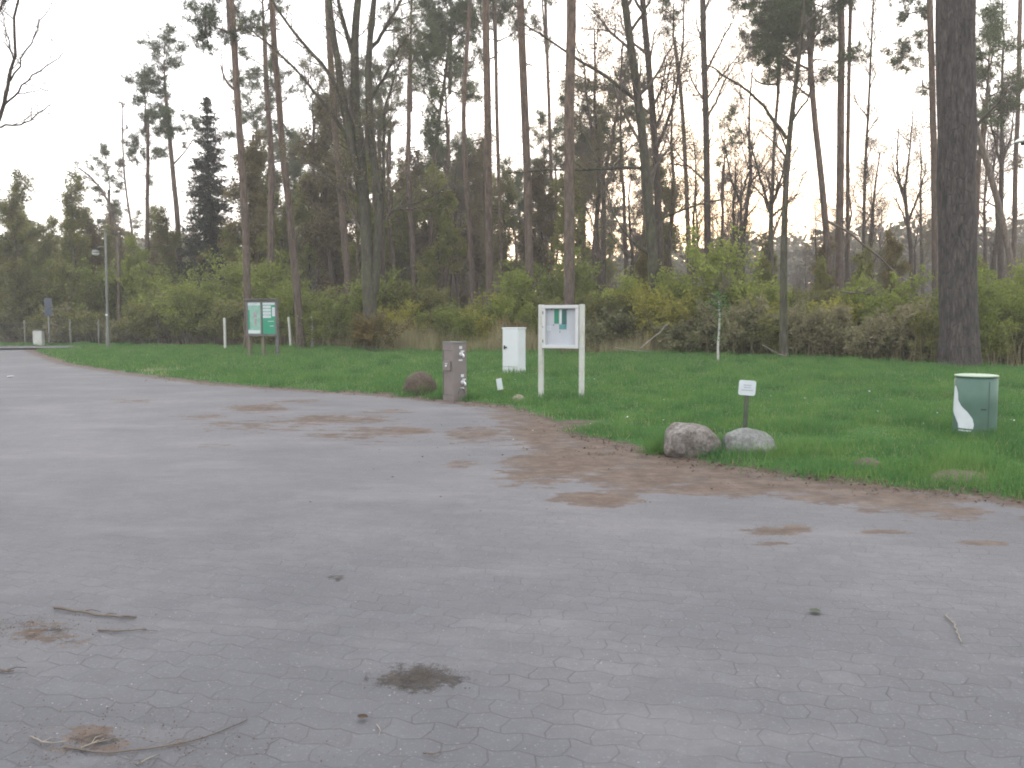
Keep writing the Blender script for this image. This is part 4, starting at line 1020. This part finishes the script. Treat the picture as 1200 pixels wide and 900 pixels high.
b = MB(); b.box((xr, -.032, pcz), (pw, .012, ph)); p2 = b.build('text_panel', [M['sign_green']], ib)
tp = pcz + ph / 2
strip(p1, xl, tp - .06, pw - .03, .10, 'paper_white', -.042); strip(p1, xl - pw * .38, pcz - .05, .07, ph * .6, 'sign_green', -.042)
strip(p1, xl + .05, pcz + .12, .15, .22, 'map_brown', -.042, 'map_print'); strip(p1, xl + .06, pcz - .16, .10, .26, 'map_brown', -.0425, 'map_print'); strip(p1, xl, pcz - ph / 2 + .08, pw - .05, .12, 'paper_white', -.0415)
strip(p1, xl - .05, tp - .06, .22, .012, 'ink', -.046); strip(p1, xl + .1, tp - .04, .08, .02, 'ink', -.046)
strip(p2, xr, tp - .05, pw - .02, .085, 'paper_white', -.042)
for k in range(4): strip(p2, xr - .09, tp - .17 - k * .125, .34, .10, 'paper_white', -.042, 'text_block'); strip(p2, xr - .09, tp - .175 - k * .125, .27, .012, 'ink', -.046, 'text_line')
strip(p2, xr + .19, tp - .36, .12, .34, 'paper_white', -.042, 'text_block')
for k in range(3): strip(p2, xr + .19, tp - .27 - k * .09, .09, .012, 'ink', -.046, 'text_line')
strip(p2, xr + .07, pcz - .12, .24, .02, 'paper_white', -.042, 'text_line'); strip(p2, xr + .1, pcz - .30, .16, .022, 'paper_white', -.042, 'text_line')

# white wooden posts along the back of the lawn
WP = [(264, 410, 373, 0, 'white wooden post standing alone left of the info board'), (288.5, 410, 372, 0, 'white wooden post half hidden behind the left edge of the info board'),
      (341, 409, 372, -3.2, 'white wooden post leaning left, just right of the info board'), (366, 411, 371, .4, 'white wooden post at the right end of the row before the green shrubs')]
for px, py, pt, tilt, lab in WP:
    Y = 40.5; x = (px - 600) / 1000 * Y; z = g1(x, Y); h = at(px, pt, Y).z - z
    r = empty('marker_post', (x, Y, z), lab, 'post', 'white posts along the back of the lawn')
    dx = math.tan(math.radians(tilt)) * h
    b = MB(); b.tube([(0, 0, -.1), (dx * .5, .01, h * .5), (dx, 0, h - .04), (dx, 0, h - .01), (dx, 0, h)], [.062, .06, .058, .052, .03], 12); b.build('shaft', [M['white_post']], r)
    b = MB(); b.tube([(dx, 0, h), (dx, 0, h + .025)], [.052, .03], 12); b.build('cap', [M['cream']], r)

# small sign behind the boulders
c = Vector(((875.5 - 600) / 1000 * 10.9, 10.9, 0)); c.z = g1(c.x, c.y)
sg = empty('small_sign', c, 'small white rounded sign on a short dark post behind the boulders', 'sign')
hs = at(875, 463, 10.9).z - c.z; ht = at(875, 445.5, 10.9).z - c.z
b = MB(); b.tube([(-.01, 0, -.1), (0, 0, hs * .6), (.012, 0, ht - .04)], [.032, .031, .03], 4); b.build('post', [M['dark_post']], sg)
bm = bmesh.new(); w, h, r = .215, ht - hs, .025; vs = []
for cx, cy, a0 in ((w / 2 - r, h / 2 - r, 0), (-w / 2 + r, h / 2 - r, 90), (-w / 2 + r, -h / 2 + r, 180), (w / 2 - r, -h / 2 + r, 270)):
    for k in range(5): a = math.radians(a0 + k * 22.5); vs.append(bm.verts.new((cx + math.cos(a) * r, 0, cy + math.sin(a) * r)))
f = bm.faces.new(vs); e = bmesh.ops.extrude_face_region(bm, geom=[f]); bmesh.ops.translate(bm, verts=[v for v in e['geom'] if isinstance(v, bmesh.types.BMVert)], vec=(0, .012, 0)); bmesh.ops.recalc_face_normals(bm, faces=bm.faces)
ry = Matrix.Rotation(math.radians(4), 3, 'Y'); b = MB(); b.bm(bm, (0, -.045, (hs + ht) / 2), ry); pt_ = b.build('sign_plate', [M['paper_white']], sg)
for z, w_, x in ((.035, .10, 0), (.005, .09, 0), (-.03, .15, 0)):
    b = MB(); b.box((x + z * .07, -.048, (hs + ht) / 2 + z), (w_, .002, .009), ry); b.build('text_line', [M['ink']], pt_)

# green drum shaped cabinet with a white mark
c = on_ground(1141.5, 509); rb = .0232 * c.y; hb = at(1141, 441, c.y).z - c.z
dm_ = empty('service_drum', c, 'grey green cylindrical service drum with pale lid and white painted mark', 'service drum', rz=math.radians(-26))
def lathe(prof, n=40):
    b = MB(); V = []; F = []
    for r, z in prof:
        for k in range(n): a = 2 * math.pi * k / n; V.append((r * math.cos(a), r * math.sin(a), z))
    for i in range(len(prof) - 1):
        for k in range(n): F.append([i * n + k, i * n + (k + 1) % n, (i + 1) * n + (k + 1) % n, (i + 1) * n + k])
    b.add(V, F, 0, True); return b
lathe([(rb, -.05), (rb, .06), (rb * .995, .4), (rb * .985, hb - .03), (rb * .93, hb - .028), (rb * .93, hb - .005), (.01, hb - .004)]).build('drum', [M['bin_green']], dm_)
lathe([(.01, hb + .0), (rb * .96, hb + .0), (rb * 1.0, hb + .003), (rb * 1.0, hb + .018), (rb * .8, hb + .026), (.01, hb + .03)]).build('lid', [M['cream']], dm_)
def patch(par, outline, nm, mt, rr=1.003, n=26):
    """a painted shape on the drum: outline rows (height, left angle, right angle)"""
    b = MB(); V = []; F = []; hs_ = np.linspace(outline[0][0], outline[-1][0], n)
    L = np.interp(hs_, [o[0] for o in outline], [o[1] for o in outline]); Rg = np.interp(hs_, [o[0] for o in outline], [o[2] for o in outline]); m = 9
    for h_, l, r_ in zip(hs_, L, Rg):
        for k in range(m): a = math.radians(-90 + l + (r_ - l) * k / (m - 1)); V.append((rb * rr * math.cos(a), rb * rr * math.sin(a), h_))
    for i in range(n - 1):
        for k in range(m - 1): F.append([i * m + k, i * m + k + 1, (i + 1) * m + k + 1, (i + 1) * m + k])
    b.add(V, F, 0, True); return b.build(nm, [M[mt]], par)
patch(dm_, [(hb * .08, -46, -12), (hb * .11, -48, -6), (hb * .2, -50, -4), (hb * .30, -62, -8), (hb * .40, -80, -20), (hb * .5, -80, -40), (hb * .6, -78, -52), (hb * .72, -76, -54), (hb * .80, -74, -60), (hb * .84, -72, -66)], 'white_mark', 'paper_white')
patch(dm_, [(.10, 33, 34.5), (hb * .93, 33, 34.5)], 'door_seam', 'dark_gap', 1.002); patch(dm_, [(hb * .45, 12, 27), (hb * .47, 12, 27)], 'lock', 'dark_gap', 1.005)
b = MB()
for k in range(60): a = 2 * math.pi * k / 60
b = lathe([(rb * 1.004, .075), (rb * 1.008, .08), (rb * 1.008, .09), (rb * 1.004, .095)]); b.build('bottom_band', [M['bin_green']], dm_)

# street lamp left
Y = 43.5; x = (127 - 600) / 1000 * Y; z = g1(x, Y); top = at(123.5, 272, Y)
lp = empty('street_lamp', (x, Y, z), 'slim grey street lamp mast at the far left end of the lawn', 'street lamp')
H = top.z - z; dx = top.x - x
b = MB(); b.tube([(0, 0, -.1), (0, 0, 1.0), (dx * .2, 0, 1.05), (dx * .5, 0, H * .5), (dx, 0, H)], [.10, .095, .075, .065, .05], 12); b.build('mast', [M['mast']], lp)
b = MB(); b.tube([(0, 0, 1.72), (0, 0, 1.80)], [.085, .085], 12); b.build('reflector_band', [M['paper_white']], lp)
za = at(111, 296, Y).z - z
b = MB(); b.tube([(dx * .9, 0, za + .25), (dx - .2, -.05, za + .30), (dx - .42, -.1, za + .22)], [.025, .025, .025], 8); b.build('arm', [M['mast']], lp)
b = lathe([(.01, .14), (.10, .12), (.16, .07), (.22, .01), (.22, -.02), (.16, -.03)], 20); hd = b.build('lamp_head', [M['mast']], lp, (dx - .48, -.1, za)); 
b = lathe([(.18, -.02), (.17, -.08), (.10, -.14), (.01, -.16)], 20); b.build('diffuser', [M['lamp_glass']], hd)

# street lamp at the right edge, only its head reaches in
Y = 16.0; tip = at(1189.5, 166, Y); xm = tip.x + 1.75
lr_ = empty('street_lamp', (xm, Y, g1(xm, Y)), 'street lamp at the right edge of which only the pale head tip shows', 'street lamp')
zt_ = tip.z - lr_.location.z
b = MB(); b.tube([(0, 0, -.1), (0, 0, 2), (0, 0, zt_ - .25), (-.15, 0, zt_ - .02), (-.55, 0, zt_ + .07), (-.95, 0, zt_ + .06)], [.075, .065, .045, .036, .03, .03], 12); b.build('mast', [M['mast']], lr_)
b = MB(); V = []; n = 12
secs = [(-.9, .05, .04, .05), (-1.05, .09, .07, .05), (-1.3, .13, .10, .045), (-1.55, .11, .08, .02), (-1.70, .06, .045, 0), (-1.75, .02, .015, -.01)]
F = []
for (xx, wy, hz_, zc) in secs:
    for k in range(n): a = 2 * math.pi * k / n; V.append((xx, wy * math.cos(a), zt_ + zc + hz_ * max(-.35, math.sin(a))))
for i in range(len(secs) - 1):
    for k in range(n): F.append([i * n + k, i * n + (k + 1) % n, (i + 1) * n + (k + 1) % n, (i + 1) * n + k])
F2 = [[k for k in range(n)]]
b.add(V, F, 0, True); b.add(V[-n:], [[k for k in range(n)]], 0); b.build('lamp_head', [M['lamp_glass']], lr_)
b = MB(); b.box((-1.36, 0, zt_ - .015), (.5, .17, .05), Matrix.Rotation(math.radians(-4), 3, 'Y'), 0, .02); b.build('lamp_bowl', [M['frame_wood']], lr_)

# road sign and box at the far end, and the wire fence
Y = 51; x = (58.5 - 600) / 1000 * Y; z = g1(x, Y)
rs = empty('road_sign', (x, Y, z), 'blue grey road sign panels on a thin pole behind the far kerb', 'road sign', rz=math.radians(35))
b = MB(); b.tube([(0, 0, -.1), (0, 0, at(58, 349, Y).z - z)], [.035, .035], 8); b.build('pole', [M['galv']], rs)
z1 = at(58, 370, Y).z - z; z2 = at(58, 349, Y).z - z
for a_, b_ in ((.0, .46), (.49, .98)):
    b = MB(); b.box((0, -.045, z1 + (z2 - z1) * (a_ + b_) / 2), (.42, .02, (z2 - z1) * (b_ - a_)), None, 0, .006); b.build('sign_panel', [M['sign_back']], rs)
Y = 50.5; x = (45 - 600) / 1000 * Y; z = g1(x, Y); h = at(45, 387, Y).z - z
bx = empty('distribution_box', (x, Y, z), 'squat pale grey distribution box by the far kerb', 'distribution box', rz=math.radians(10))
b = MB(); b.box((.05, 0, h / 2 - .05), (.50, .45, h + .06), None, 0, .015); b.build('housing', [M['white_post']], bx)
b = MB(); b.box((.05, -.235, h * .5), (.42, .02, h * .78), None, 0, .006); b.build('door', [M['white_post']], bx)
b = MB(); b.box((.05, -.01, h + .005), (.56, .52, .05), None, 0, .012); b.build('cap', [M['concrete']], bx)
fe = empty('wire_fence', (-25, 52, 0), 'wire mesh fence on thin concrete posts behind the far road', 'fence')
fp = [(-80, 53), (-40, 52.6), (30, 52.2), (83, 51.6), (116, 51.2), (186, 50.6), (218, 50.2), (252, 49.6)]; tops = []
for px, Y in fp:
    x = (px - 600) / 1000 * Y; z = g1(x, Y); b = MB(); b.tube([(x + 25, Y - 52, z - .1), (x + 25 + U_(-.05, .05), Y - 52, z + 1.5)], [.055, .05], 6); b.build('post', [M['concrete']], fe); tops.append(Vector((x + 25, Y - 52, z)))
for k in range(len(tops) - 1):
    b = MB(); a, c_ = tops[k], tops[k + 1]; L = (c_ - a).length
    for hh_ in np.arange(.1, 1.45, .15): b.tube([a + Vector((0, 0, hh_)), (a + c_) / 2 + Vector((0, 0, hh_ - .02)), c_ + Vector((0, 0, hh_))], [.004] * 3, 3)
    for s in np.arange(.1, L, .2): q = a.lerp(c_, s / L); b.tube([q + Vector((0, 0, .08)), q + Vector((0, 0, 1.42))], [.003, .003], 3)
    b.build('mesh_panel', [M['galv']], fe)

# small birch with ivy
Y = 26.5; x = (842 - 600) / 1000 * Y; z = g1(x, Y); h = at(842, 352, Y).z - z
bi = empty('birch_sapling', (x, Y, z), 'short white birch stem wrapped in ivy at the lawn edge', 'birch tree')
b = MB(); pts = resample([Vector((0, 0, -.1)), Vector((-.03, 0, h * .3)), Vector((.03, 0, h * .6)), Vector((-.02, 0, h))], 10); b.tube(pts, [.042 - .002 * i for i in range(10)], 10)
b.build('trunk', [M['birch']], bi)
random.seed(4); cbm = MB(); P = []
for k in range(380):
    t = abs(random.gauss(0, .22)); zz = h * (1 - t * .55) if k % 3 else h * U_(.2, 1); a = U_(0, 6.28); rr = (.05 + .34 * R_() ** 1.5) if zz > h * .72 else .06 + .05 * R_()
    P.append((math.cos(a) * rr, math.sin(a) * rr, zz + U_(-.05, .3)))
leaves(cbm, np.array(P), .045, 0, .03)
o = []; grow(o, Vector((0, 0, h * .9)), Vector((0, 0, 1)), .8, .02, 1, dict(BARE, len=[1, .5, .3, .2])); emit(cbm, o, 1)
cbm.build('crown', [M['ivy'], M['twig']], bi)

# sticks and bits lying on the paving
def ground_stick(label, pts, r, mat, name='stick', tw=0, cat='stick', seed=1):
    random.seed(seed); P = [on_flat(*p) for p in pts]; base = Vector((P[0].x, P[0].y, 0)); zz = float(pz(np.array([base.x]), np.array([base.y]))[0])
    P = resample([p - base + Vector((0, 0, zz + r + .003 + U_(0, .006))) for p in P], 12); 
    for i in range(1, 11): P[i] = P[i] + Vector((U_(-1, 1), U_(-1, 1), U_(0, .4))) * r * .9
    b = MB(); b.tube(P, [r * (1 - .5 * i / 11) for i in range(12)], 6)
    for k in range(tw):
        i = random.randrange(2, 10); d = (P[i + 1] - P[i]).normalized(); s = Vector((-d.y, d.x, 0)) * random.choice((-1, 1)); L = U_(.04, .12)
        b.tube([P[i], P[i] + (d + s * .8).normalized() * L * .5 + Vector((0, 0, .006)), P[i] + (d * 1.3 + s * .5).normalized() * L], [r * .5, r * .4, r * .2], 4)
    return tag(b.build(name, [M[mat]], None, base), label, cat)
ground_stick('long dark stick lying on the paving at left, uppermost of the sticks there', [(64, 716), (90, 720), (120, 724), (160, 726)], .008, 'twig', tw=3, seed=2)
ground_stick('thin dark stick just below the long dark one at left', [(115, 741), (140, 743), (172, 740)], .005, 'twig', tw=2, seed=3)
ground_stick('long thin curved twig sweeping across the lower left corner', [(75, 878), (120, 886), (180, 880), (240, 868), (290, 845)], .004, 'twig', tw=3, seed=4)
ground_stick('pale forked twig on the debris patch at the lower left corner', [(35, 866), (55, 874), (78, 872)], .0035, 'pale_wood', tw=2, seed=5)
ground_stick('pale crossed twig in the middle of the lower left debris patch', [(95, 880), (108, 874), (122, 868)], .0035, 'pale_wood', tw=3, seed=6)
ground_stick('pale thin twig at the bottom edge, lower left', [(160, 898), (175, 890), (186, 886)], .003, 'pale_wood', tw=0, seed=7)
ground_stick('pale curved twig lying alone on the paving at right', [(1108, 724), (1118, 735), (1122, 745), (1127, 757)], .0055, 'pale_wood', tw=0, seed=8)
ground_stick('tiny pale curved twig below the dark moss patch', [(441, 851), (446, 857), (444, 865)], .0025, 'pale_wood', seed=9)
ground_stick('short dark twig near the left edge of the paving', [(0, 788), (8, 790), (16, 789)], .006, 'twig', tw=1, seed=10)
ground_stick('black twig at the bottom of the paving, right of the tiny curved one', [(496, 884), (507, 886), (520, 883)], .003, 'twig', tw=2, seed=12)
def leaf_at(label, px, py, s, mat, seed):
    random.seed(seed); c = on_flat(px, py); b = MB(); n = 6; a0 = U_(0, 6.28); V = []; 
    for i in range(n + 1):
        t = i / n; w = s * .45 * math.sin(math.pi * (.06 + .9 * t)); 
        for k in (-1, 0, 1): V.append(((t - .5) * s, w * k, .006 + .10 * s * (abs(k) * .6 + (t - .5) ** 2) * U_(.8, 1.2)))
    F = [[i * 3 + k, i * 3 + k + 1, i * 3 + k + 4, i * 3 + k + 3] for i in range(n) for k in range(2)]
    b.add([tuple(rotz(a0) @ Vector(v)) for v in V], F, 0, True); tag(b.build('dead_leaf', [M[mat]], None, (c.x, c.y, .012)), label, 'leaf')
leaf_at('dark curled leaf alone on the paving below the sand streaks at right', 955, 720, .07, 'dark_post', 1)
leaf_at('reddish curled leaf below the dark moss patch', 425, 845, .045, 'litter', 2)
leaf_at('white scrap of paper far off on the left of the paving', 12, 442, .22, 'paper_white', 4)
leaf_at('pinkish leaf on the brown debris at the left edge', 38, 745, .05, 'litter', 5)

# ------------------------------------------------------------------ air
HZ = True
if HZ:
    b = MB(); b.box((0, 110, 19.5), (900, 560, 42), None, 0)
    t = NT('evening_haze'); pvn = t.n('VolumePrincipled'); pvn.inputs['Color'].default_value = (1, .97, .93, 1); pvn.inputs['Density'].default_value = .0014; pvn.inputs['Anisotropy'].default_value = .25
    t.l(pvn.outputs[0], t.out.inputs['Volume'])
    tag(b.build('haze', [t.m]), 'thin pale evening haze between the trees', 'haze', kind='stuff')

# ------------------------------------------------------------------ world, sun, camera
SUN_EL, SUN_AZ = math.radians(4), math.radians(12)
w = bpy.data.worlds.new('World'); SC.world = w; w.use_nodes = True; nt = w.node_tree; nt.nodes.clear()
sky = nt.nodes.new('ShaderNodeTexSky'); sky.sky_type = 'NISHITA'; sky.sun_disc = False; sky.sun_elevation = SUN_EL; sky.sun_rotation = SUN_AZ; sky.air_density = 1.0; sky.dust_density = 2.5; sky.ozone_density = 1.5
tc = nt.nodes.new('ShaderNodeTexCoord'); mp = nt.nodes.new('ShaderNodeMapping'); mp.inputs['Scale'].default_value = (1, 1, 3); nt.links.new(tc.outputs['Generated'], mp.inputs['Vector'])
nz = nt.nodes.new('ShaderNodeTexNoise'); nz.inputs['Scale'].default_value = 1.6; nz.inputs['Detail'].default_value = 5; nt.links.new(mp.outputs[0], nz.inputs['Vector'])
rp = nt.nodes.new('ShaderNodeValToRGB'); rp.color_ramp.elements[0].position = .3; rp.color_ramp.elements[0].color = (.70, .70, .70, 1); rp.color_ramp.elements[1].position = .7; rp.color_ramp.elements[1].color = (.90, .90, .90, 1); nt.links.new(nz.outputs['Fac'], rp.inputs[0])
mx = nt.nodes.new('ShaderNodeMix'); mx.data_type = 'RGBA'; nt.links.new(rp.outputs[0], mx.inputs[0]); nt.links.new(sky.outputs[0], mx.inputs[6]); mx.inputs[7].default_value = (3.6, 3.5, 3.55, 1)
bg = nt.nodes.new('ShaderNodeBackground'); bg.inputs['Strength'].default_value = .12; nt.links.new(mx.outputs[2], bg.inputs['Color'])
wo = nt.nodes.new('ShaderNodeOutputWorld'); nt.links.new(bg.outputs[0], wo.inputs['Surface'])

sl = bpy.data.lights.new('sun', 'SUN'); sl.energy = .5; sl.angle = math.radians(10); sl.color = (1, .86, .72)
so = bpy.data.objects.new('sun', sl); C.objects.link(so)
dirv = Vector((math.sin(SUN_AZ) * math.cos(SUN_EL), math.cos(SUN_AZ) * math.cos(SUN_EL), math.sin(SUN_EL)))
so.rotation_euler = (-dirv).to_track_quat('-Z', 'Y').to_euler(); so.location = (0, 0, 50)

cam = bpy.data.cameras.new('camera'); co = bpy.data.objects.new('camera', cam); C.objects.link(co)
cam.sensor_width = 36; cam.lens = 30; cam.clip_end = 4000; cam.clip_start = .05
co.location = (0, 0, CAMZ); co.rotation_euler = (math.radians(90) - TH, 0, 0)
SC.camera = co
SC.view_settings.view_transform = 'Standard'; SC.view_settings.look = 'None'; SC.view_settings.gamma = 1; SC.view_settings.exposure = 2.70
SC.cycles.use_denoising = True; SC.cycles.denoiser = 'OPENIMAGEDENOISE'; SC.cycles.denoising_input_passes = 'RGB_ALBEDO_NORMAL'; SC.cycles.denoising_prefilter = 'NONE'; SC.cycles.max_bounces = 5; SC.cycles.diffuse_bounces = 3; SC.cycles.transmission_bounces = 3; SC.cycles.volume_bounces = 0; SC.cycles.caustics_reflective = False; SC.cycles.caustics_refractive = False
SC.cycles.use_adaptive_sampling = True; SC.cycles.pixel_filter_type = 'BLACKMAN_HARRIS'; SC.cycles.filter_width = 1.9
